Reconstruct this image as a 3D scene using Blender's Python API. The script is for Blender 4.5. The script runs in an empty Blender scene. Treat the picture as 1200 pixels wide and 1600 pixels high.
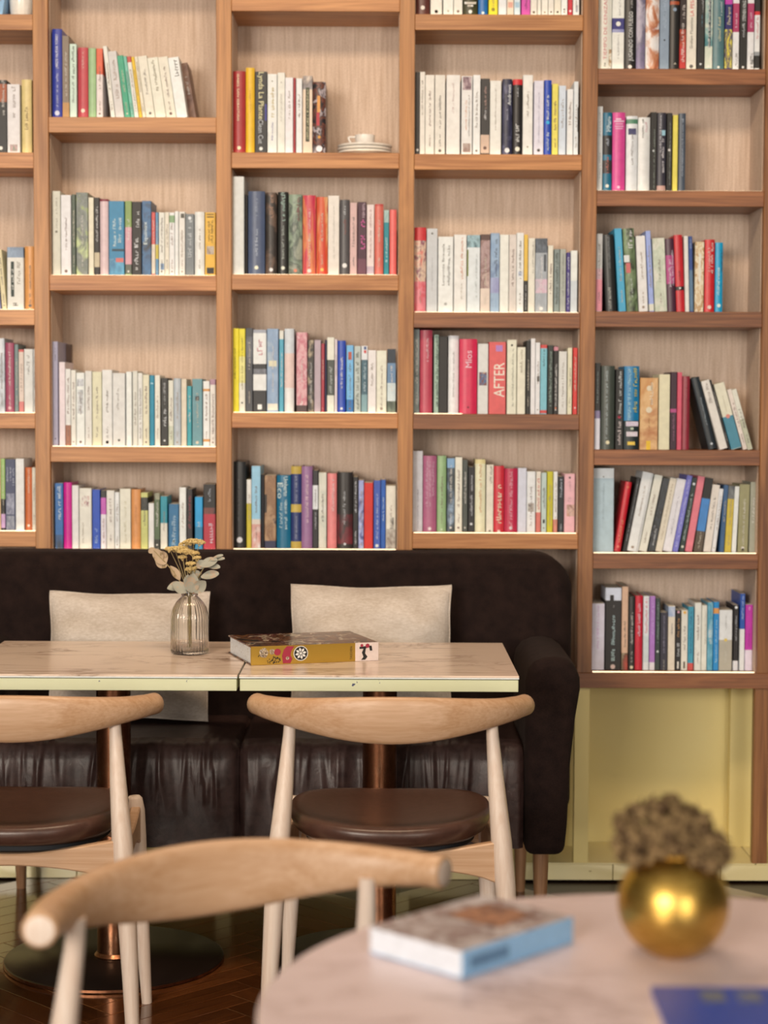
import bpy, math, random
from mathutils import Vector, Matrix

# ------------------------------------------------------------------ camera, world, lights, exposure
SC = bpy.context.scene
COL = SC.collection
CAM_H = 1.33
F_PX = 2900.0
PITCH = math.atan((800 - 638) / F_PX)
ROLL = math.radians(0.24)
cam_d = bpy.data.cameras.new('camera')
cam = bpy.data.objects.new('camera', cam_d)
COL.objects.link(cam)
SC.camera = cam
CAM_M = Matrix.Rotation(math.pi / 2 - PITCH, 4, 'X') @ Matrix.Rotation(ROLL, 4, 'Z')
cam.matrix_world = Matrix.Translation((0, 0, CAM_H)) @ CAM_M
cam_d.sensor_fit = 'VERTICAL'
cam_d.sensor_height = 36.0
cam_d.sensor_width = 27.0
cam_d.lens = F_PX / 1600 * 36.0
cam_d.dof.use_dof = True
cam_d.dof.focus_distance = 4.15
cam_d.dof.aperture_fstop = 3.1
cam_d.clip_start = 0.05

SC.view_settings.view_transform = 'Standard'
SC.view_settings.look = 'None'
SC.view_settings.gamma = 1.0
SC.view_settings.use_curve_mapping = False
SC.view_settings.exposure = 0.0

w = bpy.data.worlds.new('room_light')
SC.world = w
w.use_nodes = True
bg = w.node_tree.nodes['Background']
bg.inputs[0].default_value = (1.0, 0.86, 0.70, 1)
bg.inputs[1].default_value = 0.07


def area(name, loc, target, sx, sy, power, color):
    d = bpy.data.lights.new(name, 'AREA')
    d.shape = 'RECTANGLE'
    d.size = sx
    d.size_y = sy
    d.energy = power
    d.color = color
    o = bpy.data.objects.new(name, d)
    o.location = loc
    o.rotation_euler = (Vector(target) - Vector(loc)).to_track_quat('-Z', 'Y').to_euler()
    COL.objects.link(o)
    return o


# daylight through the tall windows of the front wall, behind and to the left of the viewer
area('window_daylight', (-3.0, -3.9, 2.35), (0.1, 5.1, 1.35), 2.6, 2.2, 440, (1.0, 0.89, 0.76))
area('window_daylight', (2.0, -3.4, 1.55), (0.4, 5.1, 0.7), 1.5, 2.3, 120, (1.0, 0.89, 0.76))
area('ceiling_lamp', (-0.2, 3.1, 3.25), (-0.2, 4.2, 0.0), 1.6, 0.5, 55, (1.0, 0.74, 0.50))


def at(px, py, Y):
    """pixel of the 1200x1600 photograph -> point at depth Y"""
    d = CAM_M @ Vector(((px - 600) / F_PX, -(py - 800) / F_PX, -1.0))
    k = Y / d.y
    return Vector((d.x * k, Y, CAM_H + d.z * k))


# ------------------------------------------------------------------ helpers
def s2l(c):
    c /= 255.0
    return c / 12.92 if c <= 0.04045 else ((c + 0.055) / 1.055) ** 2.4


def hexrgb(h):
    h = h.lstrip('#')
    return [int(h[i:i + 2], 16) for i in (0, 2, 4)]


def lin(h):
    return tuple(s2l(v) for v in hexrgb(h))


WHITE = lin('fff0dc')


def alb(h, k=0.86):
    """appearance in the warm light of the room -> albedo"""
    return tuple(min(0.9, max(0.006, c / wv * k)) for c, wv in zip(lin(h), WHITE))


MATS = {}


def new_mat(key):
    m = bpy.data.materials.new(key)
    m.use_nodes = True
    nt = m.node_tree
    return m, nt, nt.nodes['Principled BSDF']


def node(nt, kind, **kw):
    n = nt.nodes.new(kind)
    for k, v in kw.items():
        setattr(n, k, v)
    return n


def coords(nt, scale=(1, 1, 1), world=True, rot=(0, 0, 0)):
    mp = node(nt, 'ShaderNodeMapping')
    mp.inputs['Scale'].default_value = scale
    mp.inputs['Rotation'].default_value = rot
    if world:
        g = node(nt, 'ShaderNodeNewGeometry')
        nt.links.new(g.outputs['Position'], mp.inputs['Vector'])
    else:
        g = node(nt, 'ShaderNodeTexCoord')
        nt.links.new(g.outputs['Object'], mp.inputs['Vector'])
    return mp.outputs['Vector']


def noise(nt, vec, scale, detail=3, rough=0.55, dist=0.0):
    n = node(nt, 'ShaderNodeTexNoise')
    n.inputs['Scale'].default_value = scale
    n.inputs['Detail'].default_value = detail
    n.inputs['Roughness'].default_value = rough
    n.inputs['Distortion'].default_value = dist
    nt.links.new(vec, n.inputs['Vector'])
    return n.outputs['Fac']


def ramp(nt, fac, stops, interp='LINEAR'):
    r = node(nt, 'ShaderNodeValToRGB')
    r.color_ramp.interpolation = interp
    el = r.color_ramp.elements
    while len(el) < len(stops):
        el.new(0.5)
    for e, (p, c) in zip(el, stops):
        e.position = p
        e.color = (*c, 1)
    nt.links.new(fac, r.inputs['Fac'])
    return r.outputs['Color']


def bump(nt, bsdf, fac, strength, dist):
    b = node(nt, 'ShaderNodeBump')
    b.inputs['Strength'].default_value = strength
    b.inputs['Distance'].default_value = dist
    nt.links.new(fac, b.inputs['Height'])
    nt.links.new(b.outputs['Normal'], bsdf.inputs['Normal'])


def plain(h, rough=0.5, raw=None, metal=0.0, spec=None):
    key = 'plain_%s_%.2f_%.1f' % (h, rough, metal)
    if key in MATS:
        return MATS[key]
    m, nt, b = new_mat(key)
    c = raw or alb(h)
    v = coords(nt, world=True)
    f = noise(nt, v, 60, 2)
    nt.links.new(ramp(nt, f, [(0.3, tuple(x * 0.93 for x in c)), (0.7, tuple(min(1, x * 1.05) for x in c))]), b.inputs['Base Color'])
    b.inputs['Roughness'].default_value = rough
    b.inputs['Metallic'].default_value = metal
    if spec is not None:
        b.inputs['Specular IOR Level'].default_value = spec
    MATS[key] = m
    return m


def art(cols, scale=28, stretch=(1, 1, 0.6), hard=False):
    """printed picture cover: blotches of the given colours"""
    key = 'art_' + '_'.join(cols) + str(scale) + str(stretch)
    if key in MATS:
        return MATS[key]
    m, nt, b = new_mat(key)
    f = noise(nt, coords(nt, stretch), scale, 4, 0.6, 0.6)
    n = len(cols)
    st = [(0.33 + 0.34 * i / max(1, n - 1), alb(c)) for i, c in enumerate(cols)]
    nt.links.new(ramp(nt, f, st, 'CONSTANT' if hard else 'LINEAR'), b.inputs['Base Color'])
    b.inputs['Roughness'].default_value = 0.42
    MATS[key] = m
    return m


def wood(key, dark, light, axis, fine=1.0, rough=0.45, contrast=1.0, world=True, spec=0.5, var=0.0):
    if key in MATS:
        return MATS[key]
    m, nt, b = new_mat(key)
    sc = [26 * fine] * 3
    sc[axis] = 1.6 * fine
    v = coords(nt, sc, world)
    f1 = noise(nt, v, 1.0, 5, 0.6, 1.2)
    sc2 = [190 * fine] * 3
    sc2[axis] = 5 * fine
    f2 = noise(nt, coords(nt, sc2, world), 1.0, 2, 0.5)
    mx = node(nt, 'ShaderNodeMath', operation='MULTIPLY_ADD')
    mx.inputs[1].default_value = 0.35
    nt.links.new(f2, mx.inputs[0])
    sb = node(nt, 'ShaderNodeMath', operation='MULTIPLY')
    sb.inputs[1].default_value = 0.65
    nt.links.new(f1, sb.inputs[0])
    nt.links.new(sb.outputs[0], mx.inputs[2])
    lo = 0.5 - 0.17 / contrast
    hi = 0.5 + 0.17 / contrast
    wc = ramp(nt, mx.outputs[0], [(lo, alb(dark)), (hi, alb(light))])
    if var:
        oi = node(nt, 'ShaderNodeObjectInfo')
        mr = node(nt, 'ShaderNodeMapRange')
        mr.inputs['To Min'].default_value = 1 - var
        mr.inputs['To Max'].default_value = 1 + var * 0.5
        nt.links.new(oi.outputs['Random'], mr.inputs['Value'])
        hs = node(nt, 'ShaderNodeHueSaturation')
        nt.links.new(mr.outputs[0], hs.inputs['Value'])
        nt.links.new(wc, hs.inputs['Color'])
        wc = hs.outputs[0]
    nt.links.new(wc, b.inputs['Base Color'])
    b.inputs['Roughness'].default_value = rough
    b.inputs['Specular IOR Level'].default_value = spec
    bump(nt, b, f2, 0.12, 0.001)
    MATS[key] = m
    return m


class MB:
    def __init__(self):
        self.v = []
        self.f = []
        self.mi = []

    def add(self, verts, faces, mi=0):
        o = len(self.v)
        self.v += [tuple(p) for p in verts]
        self.f += [[i + o for i in f] for f in faces]
        self.mi += [mi] * len(faces)
        return self

    def box(self, a, b, mi=0, ch=0.0):
        x0, y0, z0 = a
        x1, y1, z1 = b
        if ch <= 0:
            vs = [(x, y, z) for x in (x0, x1) for y in (y0, y1) for z in (z0, z1)]
            return self.add(vs, [(0, 1, 3, 2), (4, 6, 7, 5), (0, 4, 5, 1), (2, 3, 7, 6), (0, 2, 6, 4), (1, 5, 7, 3)], mi)
        c = ch
        vs = []
        X, Y, Z = (x0, x1), (y0, y1), (z0, z1)
        idx = {}
        for i in (0, 1):
            for j in (0, 1):
                for k in (0, 1):
                    sx, sy, sz = (1, -1)[i], (1, -1)[j], (1, -1)[k]
                    for ax in range(3):
                        p = [X[i] + sx * c, Y[j] + sy * c, Z[k] + sz * c]
                        p[ax] = (X[i], Y[j], Z[k])[ax]
                        idx[(i, j, k, ax)] = len(vs)
                        vs.append(p)
        fs = []
        for i in (0, 1):
            q = [idx[(i, j, k, 0)] for j, k in ((0, 0), (1, 0), (1, 1), (0, 1))]
            fs.append(q if i else q[::-1])
            q = [idx[(j, i, k, 1)] for j, k in ((0, 0), (1, 0), (1, 1), (0, 1))]
            fs.append(q[::-1] if i else q)
            q = [idx[(j, k, i, 2)] for j, k in ((0, 0), (1, 0), (1, 1), (0, 1))]
            fs.append(q if i else q[::-1])
        for i in (0, 1):
            for j in (0, 1):
                fs.append([idx[(i, j, 0, 0)], idx[(i, j, 1, 0)], idx[(i, j, 1, 1)], idx[(i, j, 0, 1)]])
                fs.append([idx[(i, 0, j, 0)], idx[(i, 1, j, 0)], idx[(i, 1, j, 2)], idx[(i, 0, j, 2)]])
                fs.append([idx[(0, i, j, 1)], idx[(1, i, j, 1)], idx[(1, i, j, 2)], idx[(0, i, j, 2)]])
        for i in (0, 1):
            for j in (0, 1):
                for k in (0, 1):
                    fs.append([idx[(i, j, k, 0)], idx[(i, j, k, 1)], idx[(i, j, k, 2)]])
        return self.add(vs, fs, mi)

    def rings(self, rings, cap=True, mi=0):
        """skin a list of equally long closed rings"""
        n = len(rings[0])
        vs = [p for r in rings for p in r]
        fs = []
        for i in range(len(rings) - 1):
            for j in range(n):
                k = (j + 1) % n
                fs.append((i * n + j, i * n + k, (i + 1) * n + k, (i + 1) * n + j))
        if cap:
            fs.append(tuple(range(n))[::-1])
            fs.append(tuple(range((len(rings) - 1) * n, len(rings) * n)))
        return self.add(vs, fs, mi)

    def tube(self, pts, rads, seg=10, cap=True, mi=0):
        pts = [Vector(p) for p in pts]
        rs = []
        ref = None
        for i, p in enumerate(pts):
            t = (pts[min(i + 1, len(pts) - 1)] - pts[max(i - 1, 0)]).normalized()
            if ref is None:
                ref = Vector((1, 0, 0)) if abs(t.x) < 0.9 else Vector((0, 1, 0))
            a = (ref - t * ref.dot(t)).normalized()
            ref = a
            b = t.cross(a)
            r = rads[i] if isinstance(rads, (list, tuple)) else rads
            rs.append([p + a * (r * math.cos(2 * math.pi * j / seg)) + b * (r * math.sin(2 * math.pi * j / seg)) for j in range(seg)])
        return self.rings(rs, cap, mi)

    def lathe(self, prof, seg=40, mi=0, rib=None, centre=(0, 0, 0)):
        rs = []
        for r, z in prof:
            ring = []
            for j in range(seg):
                a = 2 * math.pi * j / seg
                q = r * (1 + (rib(j, z) if rib else 0))
                ring.append((centre[0] + q * math.cos(a), centre[1] + q * math.sin(a), centre[2] + z))
            rs.append(ring)
        return self.rings(rs, True, mi)

    def prism(self, poly, y0, y1, mi=0):
        """polygon in x,z extruded along y"""
        n = len(poly)
        vs = [(x, y0, z) for x, z in poly] + [(x, y1, z) for x, z in poly]
        fs = [tuple(range(n)), tuple(range(n, 2 * n))[::-1]]
        fs += [(i, i + n, (i + 1) % n + n, (i + 1) % n) for i in range(n)]
        return self.add(vs, fs, mi)

    def build(self, name, mats, parent=None, smooth=False, loc=None, rot=None, fixn=True):
        me = bpy.data.meshes.new(name)
        me.from_pydata(self.v, [], self.f)
        if not isinstance(mats, (list, tuple)):
            mats = [mats]
        for m in mats:
            me.materials.append(m)
        if len(mats) > 1:
            me.polygons.foreach_set('material_index', self.mi)
        if fixn:
            import bmesh
            bm = bmesh.new()
            bm.from_mesh(me)
            bmesh.ops.recalc_face_normals(bm, faces=bm.faces)
            bm.to_mesh(me)
            bm.free()
        if smooth:
            me.polygons.foreach_set('use_smooth', [True] * len(me.polygons))
            if smooth != 'all':
                try:
                    me.set_sharp_from_angle(angle=math.radians(smooth if smooth is not True else 40))
                except Exception:
                    pass
        me.update()
        o = bpy.data.objects.new(name, me)
        COL.objects.link(o)
        if parent:
            o.parent = parent
        if loc is not None:
            o.location = loc
        if rot is not None:
            o.rotation_euler = rot
        return o


def tag(o, label=None, cat=None, group=None, kind=None):
    if label:
        o['label'] = label
    if cat:
        o['category'] = cat
    if group:
        o['group'] = group
    if kind:
        o['kind'] = kind
    return o


def empty(name, loc, rz=0.0):
    o = bpy.data.objects.new(name, None)
    o.empty_display_size = 0.05
    o.location = loc
    o.rotation_euler = (0, 0, rz)
    COL.objects.link(o)
    return o


def copy_tree(o, parent=None):
    c = o.copy()
    COL.objects.link(c)
    c.parent = parent
    for ch in list(o.children):
        copy_tree(ch, c)
    return c


def bevel(o, width, seg=3):
    m = o.modifiers.new('bevel', 'BEVEL')
    m.width = width
    m.segments = seg
    m.limit_method = 'ANGLE'
    m.angle_limit = math.radians(40)
    return o


TXT = {}


def text_geo(s):
    """flat lettering, returned as verts in a unit box and triangles"""
    if s in TXT:
        return TXT[s]
    cu = bpy.data.curves.new('lettering', 'FONT')
    cu.body = s
    cu.resolution_u = 2
    ob = bpy.data.objects.new('lettering', cu)
    me = ob.to_mesh()
    vs = [v.co.copy() for v in me.vertices]
    fs = [tuple(p.vertices) for p in me.polygons]
    ob.to_mesh_clear()
    bpy.data.objects.remove(ob)
    bpy.data.curves.remove(cu)
    x0 = min(v.x for v in vs); x1 = max(v.x for v in vs)
    y0 = min(v.y for v in vs); y1 = max(v.y for v in vs)
    vs = [((v.x - x0) / (x1 - x0) - 0.5, (v.y - y0) / (y1 - y0) - 0.5) for v in vs]
    TXT[s] = (vs, fs)
    return TXT[s]


# ------------------------------------------------------------------ materials of the setting
M = {}
M['shelf'] = wood('shelf_wood', 'a4602c', 'e29a5a', 0, 1.0, 0.42, 1.25, var=0.22)
M['shelf_dark'] = wood('walnut_shelf', '6e3c20', 'b06e40', 0, 1.0, 0.42, 1.25, var=0.12)
M['upright_dark'] = wood('walnut_upright', '74421e', 'b87842', 2, 0.8, 0.42, 1.3)
M['upright'] = wood('upright_wood', '9c602e', 'd49050', 2, 1.0, 0.42, 1.2, var=0.08)
M['oak'] = wood('oak', 'c79b6c', 'e6c49c', 2, 1.4, 0.4, 0.8, world=False)
M['oak_x'] = wood('oak_lengthwise', 'be8858', 'e2b288', 0, 1.4, 0.4, 0.8, world=False)
M['oak_leg'] = wood('pale_oak', 'e2bc9c', 'f8dcc0', 2, 1.4, 0.45, 0.8, world=False)


def linen_panel():
    m, nt, b = new_mat('woven_back_panel')
    f1 = noise(nt, coords(nt, (130, 130, 6)), 1, 3)
    f2 = noise(nt, coords(nt, (330, 330, 330)), 1, 2)
    mx = node(nt, 'ShaderNodeMath', operation='ADD')
    nt.links.new(f1, mx.inputs[0])
    nt.links.new(f2, mx.inputs[1])
    hv = node(nt, 'ShaderNodeMath', operation='MULTIPLY')
    hv.inputs[1].default_value = 0.5
    nt.links.new(mx.outputs[0], hv.inputs[0])
    nt.links.new(ramp(nt, hv.outputs[0], [(0.36, alb('cba888')), (0.64, alb('f2d2b4'))]), b.inputs['Base Color'])
    b.inputs['Roughness'].default_value = 0.8
    bump(nt, b, f2, 0.3, 0.001)
    return m


M['panel'] = linen_panel()


def speckled(key, base, spot, scale, th, rough, spec=0.4, base2=None):
    m, nt, b = new_mat(key)
    f = noise(nt, coords(nt), scale, 3)
    big = noise(nt, coords(nt), 3.0, 3)
    bc = ramp(nt, big, [(0.3, alb(base)), (0.7, alb(base2 or base))])
    mk = ramp(nt, f, [(th, (0, 0, 0)), (th + 0.03, (1, 1, 1))])
    mix = node(nt, 'ShaderNodeMixRGB')
    nt.links.new(mk, mix.inputs['Fac'])
    nt.links.new(bc, mix.inputs['Color1'])
    mix.inputs['Color2'].default_value = (*alb(spot), 1)
    nt.links.new(mix.outputs[0], b.inputs['Base Color'])
    b.inputs['Roughness'].default_value = rough
    b.inputs['Specular IOR Level'].default_value = spec
    return m


M['cream_paint'] = speckled('yellow_cream_paint', 'fcdc88', '7a6a3c', 55, 0.78, 0.5, base2='ffe294')
M['cream_tile'] = speckled('cream_tile', 'ffe6a8', 'b09450', 40, 0.72, 0.2, base2='fade98')


def floor_mat():
    m, nt, b = new_mat('dark_parquet')
    oi = node(nt, 'ShaderNodeObjectInfo')
    f = noise(nt, coords(nt, (40, 40, 40)), 1, 4)
    f2 = noise(nt, coords(nt, (4, 120, 40), world=False), 1, 3, 0.6, 0.6)
    c = ramp(nt, f2, [(0.3, alb('42200f')), (0.7, alb('80461f'))])
    hsv = node(nt, 'ShaderNodeHueSaturation')
    mr = node(nt, 'ShaderNodeMapRange')
    mr.inputs['To Min'].default_value = 0.65
    mr.inputs['To Max'].default_value = 1.25
    nt.links.new(oi.outputs['Random'], mr.inputs['Value'])
    nt.links.new(mr.outputs[0], hsv.inputs['Value'])
    nt.links.new(c, hsv.inputs['Color'])
    nt.links.new(hsv.outputs[0], b.inputs['Base Color'])
    b.inputs['Roughness'].default_value = 0.16
    b.inputs['Coat Weight'].default_value = 0.6
    b.inputs['Coat Roughness'].default_value = 0.08
    bump(nt, b, f, 0.05, 0.002)
    return m


M['floor'] = floor_mat()

# ------------------------------------------------------------------ the setting
YB = 5.18          # front of the bookcase
YBACK = 5.385      # face of the woven back panels
fl = MB().box((-4, -4, -0.05), (4, 5.6, -0.006)).build('floor', plain('2a160c', 0.35))
tag(fl, kind='structure')
# herringbone parquet, laid where it shows
PL, PW = 0.42, 0.07
plank_me = None
cnt = 0
rot45 = Matrix.Rotation(math.radians(45), 3, 'Z')
ncand = []
for i in range(-40, 60):
    for j in range(-14, 20):
        # horizontal plank then vertical plank of the classic herringbone unit
        ox = i * PW + j * PL
        oy = i * PW - j * PL
        for hor in (0, 1):
            if hor == 0:
                cx, cy, ang = ox + PL / 2, oy + PW / 2, 0
            else:
                cx, cy, ang = ox + PL + PW / 2, oy + PW - PL / 2 + 0.0, math.pi / 2
            p = rot45 @ Vector((cx, cy, 0))
            p = Vector((p.x, p.y + 4.0, 0))
            if -1.75 < p.x < 1.15 and 3.25 < p.y < 5.1:
                ncand.append((p, ang))
seen = set()
for p, ang in ncand:
    k = (round(p.x, 3), round(p.y, 3))
    if k in seen:
        continue
    seen.add(k)
    if plank_me is None:
        o = MB().box((-PL / 2 + 0.0008, -PW / 2 + 0.0008, -0.012), (PL / 2 - 0.0008, PW / 2 - 0.0008, 0), ch=0.0005).build('plank', M['floor'])
        plank_me = o.data
    else:
        o = bpy.data.objects.new('plank', plank_me)
        COL.objects.link(o)
    o.parent = fl
    o.location = (p.x, p.y, 0)
    o.rotation_euler = (0, 0, ang + math.radians(45))
    cnt += 1
print('planks', cnt)

STEP_Z = at(1000, 1348, YB + 0.005).z
wb = tag(MB().box((-4, 5.44, 0), (4, 5.6, 3.3)).build('wall_back', M['cream_paint']), kind='structure')
tag(MB().box((-4, -4, 3.3), (4, 5.6, 3.4)).build('ceiling', plain('e6dccb', 0.8)), kind='structure')
st = tag(MB().box((-4, YB + 0.006, 0), (4, 5.44, STEP_Z - 0.004)).build('trim_1', plain('8a7440', 0.6)), kind='structure')
TW = 0.303
tile = None
for i in range(-7, 8):
    x0 = 0.045 + i * TW
    for part in (0, 1):
        if part == 0:
            o = MB().box((x0 + 0.0012, YB, 0.001), (x0 + TW - 0.0012, YB + 0.008, STEP_Z - 0.0045), ch=0.001).build('riser_tile', M['cream_tile'], st)
        else:
            o = MB().box((x0 + 0.0012 + 0.1, YB, STEP_Z - 0.004), (x0 + TW - 0.0012 + 0.1, 5.438, STEP_Z), ch=0.001).build('tile', M['cream_tile'], st)

# ------------------------------------------------------------------ bookcase
UPX = {k: 0.0585 + 0.5054 * (k - 3) for k in range(-1, 7)}
UW = 0.042
SHELF_T = 0.043
SHELVES = {0: [(-25, 22), (-25, 238), (-25, 483.5), (-25, 645), (-25, 830)],
           1: [(207, -70), (207, 183), (207, 430), (207, 698), (207, 859)],
           2: [(490, -7), (490, 238.5), (490, 429), (490, 645), (490, 859)],
           3: [(773, 22.5), (773, 241), (773, 488), (773, 647), (773, 833.5)],
           4: [(1057, -80), (1057, 107.5), (1057, 298), (1057, 487), (1057, 703), (1057, 865)],
           5: [(1330, 60), (1330, 300), (1330, 520), (1330, 720)]}
bc = empty('bookcase', (0, YB, 0))
tag(bc, 'tall built-in walnut bookcase with woven tan back panels behind the sofa', 'bookcase')
BASE_TOP = at(1057, 1051.5, YB).z
TOPZ = 3.29
SHZ = {}


def bcbox(name, a, b, mat, ch=0.0012):
    o = MB().box((a[0], a[1] - YB, a[2]), (b[0], b[1] - YB, b[2]), ch=ch).build(name, mat, bc)
    return o


for k in range(0, 7):
    bcbox('upright', (UPX[k] - UW / 2, YB - 0.004, BASE_TOP), (UPX[k] + UW / 2, YBACK + 0.02, TOPZ), M['upright_dark' if k >= 4 else 'upright'])
LED, lnt, lb = new_mat('led_strip')
lb.inputs['Base Color'].default_value = (0.9, 0.85, 0.75, 1)
lb.inputs['Emission Color'].default_value = (1.0, 0.80, 0.50, 1)
lb.inputs['Emission Strength'].default_value = 2.6


def led(xa, xb, z, shelf):
    MB().box((xa + 0.004, 0.011, z), (xb - 0.004, 0.017, z + 0.0014), ch=0.0004).build('light_strip', LED, shelf)


for c, lst in SHELVES.items():
    xa, xb = UPX[c] + UW / 2, UPX[c + 1] - UW / 2
    for r, (px, py) in enumerate(lst):
        z = at(px, py, YB).z
        SHZ[(c, r)] = z
        sh = bcbox('shelf', (xa, YB, z - SHELF_T), (xb, YBACK, z), M['shelf_dark' if (c >= 4 or (c, r) in ((3, 2), (3, 3))) else 'shelf'])
        if (c, r) == (3, 3):
            led(xa, xa + 0.142, z, sh)
        elif (c, r) not in ((4, 3), (4, 4)):
            led(xa, xb, z, sh)
    for xs in (xa, xb - 0.0015):
        bcbox('side_lining', (xs, YB + 0.022, BASE_TOP), (xs + 0.0015, YBACK, TOPZ), M['panel'], 0)
    for zz in (at(lst[0][0], lst[0][1], YB).z + 0.42, 3.285):
        if zz < 3.29:
            bcbox('shelf', (xa, YB, zz - SHELF_T), (xb, YBACK, zz), M['shelf'])
    bcbox('back_panel', (xa, YBACK, BASE_TOP), (xb, YBACK + 0.012, TOPZ), M['panel'], 0)
bb = bcbox('base_board', (UPX[0] - UW / 2, YB - 0.006, BASE_TOP - SHELF_T), (UPX[6] + UW / 2, YBACK + 0.02, BASE_TOP), M['shelf_dark'])
SHZ[(4, 6)] = BASE_TOP
led(UPX[4] + UW / 2, UPX[5] - UW / 2, BASE_TOP, bb)
for k in range(0, 7):
    x0 = UPX[k] - UW / 2
    bcbox('support_post', (x0 - 0.004, YB, STEP_Z), (x0 + 0.038, YB + 0.03, BASE_TOP - SHELF_T), M['upright_dark' if k == 5 else 'cream_paint'])
    bcbox('support_post', (x0 - 0.034, YB + 0.20, STEP_Z), (x0 + 0.03, YB + 0.235, BASE_TOP - SHELF_T), M['cream_paint'])

# ------------------------------------------------------------------ books
rng = random.Random(7)
CREAMS = ('f2e6d2', 'efe2c8', 'f4e9d8', 'ece0cc', 'f3e4cf')
PAGES = plain('e6d4b4', 0.85)


def cname(h):
    r, g, b = [v / 255 for v in hexrgb(h)]
    mx, mn = max(r, g, b), min(r, g, b)
    l = (mx + mn) / 2
    d = mx - mn
    s = d / mx if mx else 0
    if mx < 0.24:
        return 'black'
    if s < 0.12:
        return 'white' if l > 0.8 else 'pale grey' if l > 0.62 else 'grey' if l > 0.36 else 'charcoal'
    if d == 0:
        return 'grey'
    hh = (60 * ((g - b) / d) if mx == r else 60 * (2 + (b - r) / d) if mx == g else 60 * (4 + (r - g) / d)) % 360
    if s < 0.3:
        if l > 0.72:
            return 'cream' if 15 < hh < 75 else 'pale pink' if hh < 15 or hh > 320 else 'lavender' if hh > 230 else 'pale green' if hh < 170 else 'pale blue'
        if l < 0.3:
            return 'charcoal'
        return 'taupe' if hh < 70 else 'grey green' if hh < 170 else 'grey blue' if hh < 260 else 'mauve'
    if hh < 12 or hh >= 345:
        return 'dark red' if mx < 0.62 else 'coral' if s < 0.66 else 'red'
    if hh < 40:
        return 'brown' if mx < 0.6 else 'tan' if s < 0.45 else 'orange'
    if hh < 66:
        return 'olive' if mx < 0.7 else 'pale yellow' if s < 0.45 else 'yellow'
    if hh < 160:
        return 'dark green' if mx < 0.42 else 'green'
    if hh < 200:
        return 'dark teal' if mx < 0.45 else 'teal' if mx < 0.75 else 'light blue'
    if hh < 255:
        return 'navy' if mx < 0.45 else 'blue' if s > 0.45 else 'light blue'
    if hh < 300:
        return 'purple'
    return 'plum' if mx < 0.5 else 'mauve' if s < 0.5 else 'pink'


ORD = ['first', 'second', 'third', 'fourth', 'fifth', 'sixth', 'seventh', 'eighth', 'ninth', 'tenth', 'eleventh', 'twelfth',
       'thirteenth', 'fourteenth', 'fifteenth', 'sixteenth', 'seventeenth', 'eighteenth', 'nineteenth', 'twentieth',
       'twenty-first', 'twenty-second', 'twenty-third', 'twenty-fourth', 'twenty-fifth']


def spine_profile(wd, depth, rounded):
    """outer outline in x,y from back left over the spine to back right"""
    h = wd / 2
    if rounded:
        bul = min(0.006, wd * 0.16)
        pts = [(-h, depth), (-h, bul + 0.004)]
        for i in range(7):
            a = -1 + 2 * i / 6
            pts.append((h * a, bul * a * a))
        pts += [(h, bul + 0.004), (h, depth)]
    else:
        c = min(0.0012, wd * 0.2)
        pts = [(-h, depth), (-h, c), (-h + c, 0), (h - c, 0), (h, c), (h, depth)]
    return pts


def glyphs(mb, zc, length, height, xc, y, mi=0, rg=rng):
    """a line of lettering too small to read: little strokes running up the spine"""
    p = zc - length / 2
    while p < zc + length / 2:
        cw = height * rg.uniform(0.35, 0.7)
        if rg.random() < 0.16:
            p += height * 0.6
            continue
        hh = height * rg.choice((0.62, 0.7, 1.0))
        x0 = xc + height / 2 - hh
        st = height * 0.17
        # stem plus one or two bars
        mb.add([(x0, y, p), (x0 + hh, y, p), (x0 + hh, y, p + st), (x0, y, p + st)], [(0, 1, 2, 3)], mi)
        xb = x0 + rg.choice((0.0, 0.4, 0.8)) * hh
        mb.add([(xb, y, p), (xb + st, y, p), (xb + st, y, p + cw), (xb, y, p + cw)], [(0, 1, 2, 3)], mi)
        if rg.random() < 0.5:
            mb.add([(x0, y, p + cw - st), (x0 + hh * 0.8, y, p + cw - st), (x0 + hh * 0.8, y, p + cw), (x0, y, p + cw)], [(0, 1, 2, 3)], mi)
        p += cw + height * 0.18


def lettering(mb, s, zc, length, height, xc, y, mode, mi=0):
    vs, fs = text_geo(s)
    out = []
    for u, v in vs:
        if mode == 'up':
            out.append((xc - v * height, y, zc + u * length))
        elif mode == 'down':
            out.append((xc + v * height, y, zc - u * length))
        else:
            out.append((xc + u * height, y, zc + v * length))
    mb.add(out, fs, mi)


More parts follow.
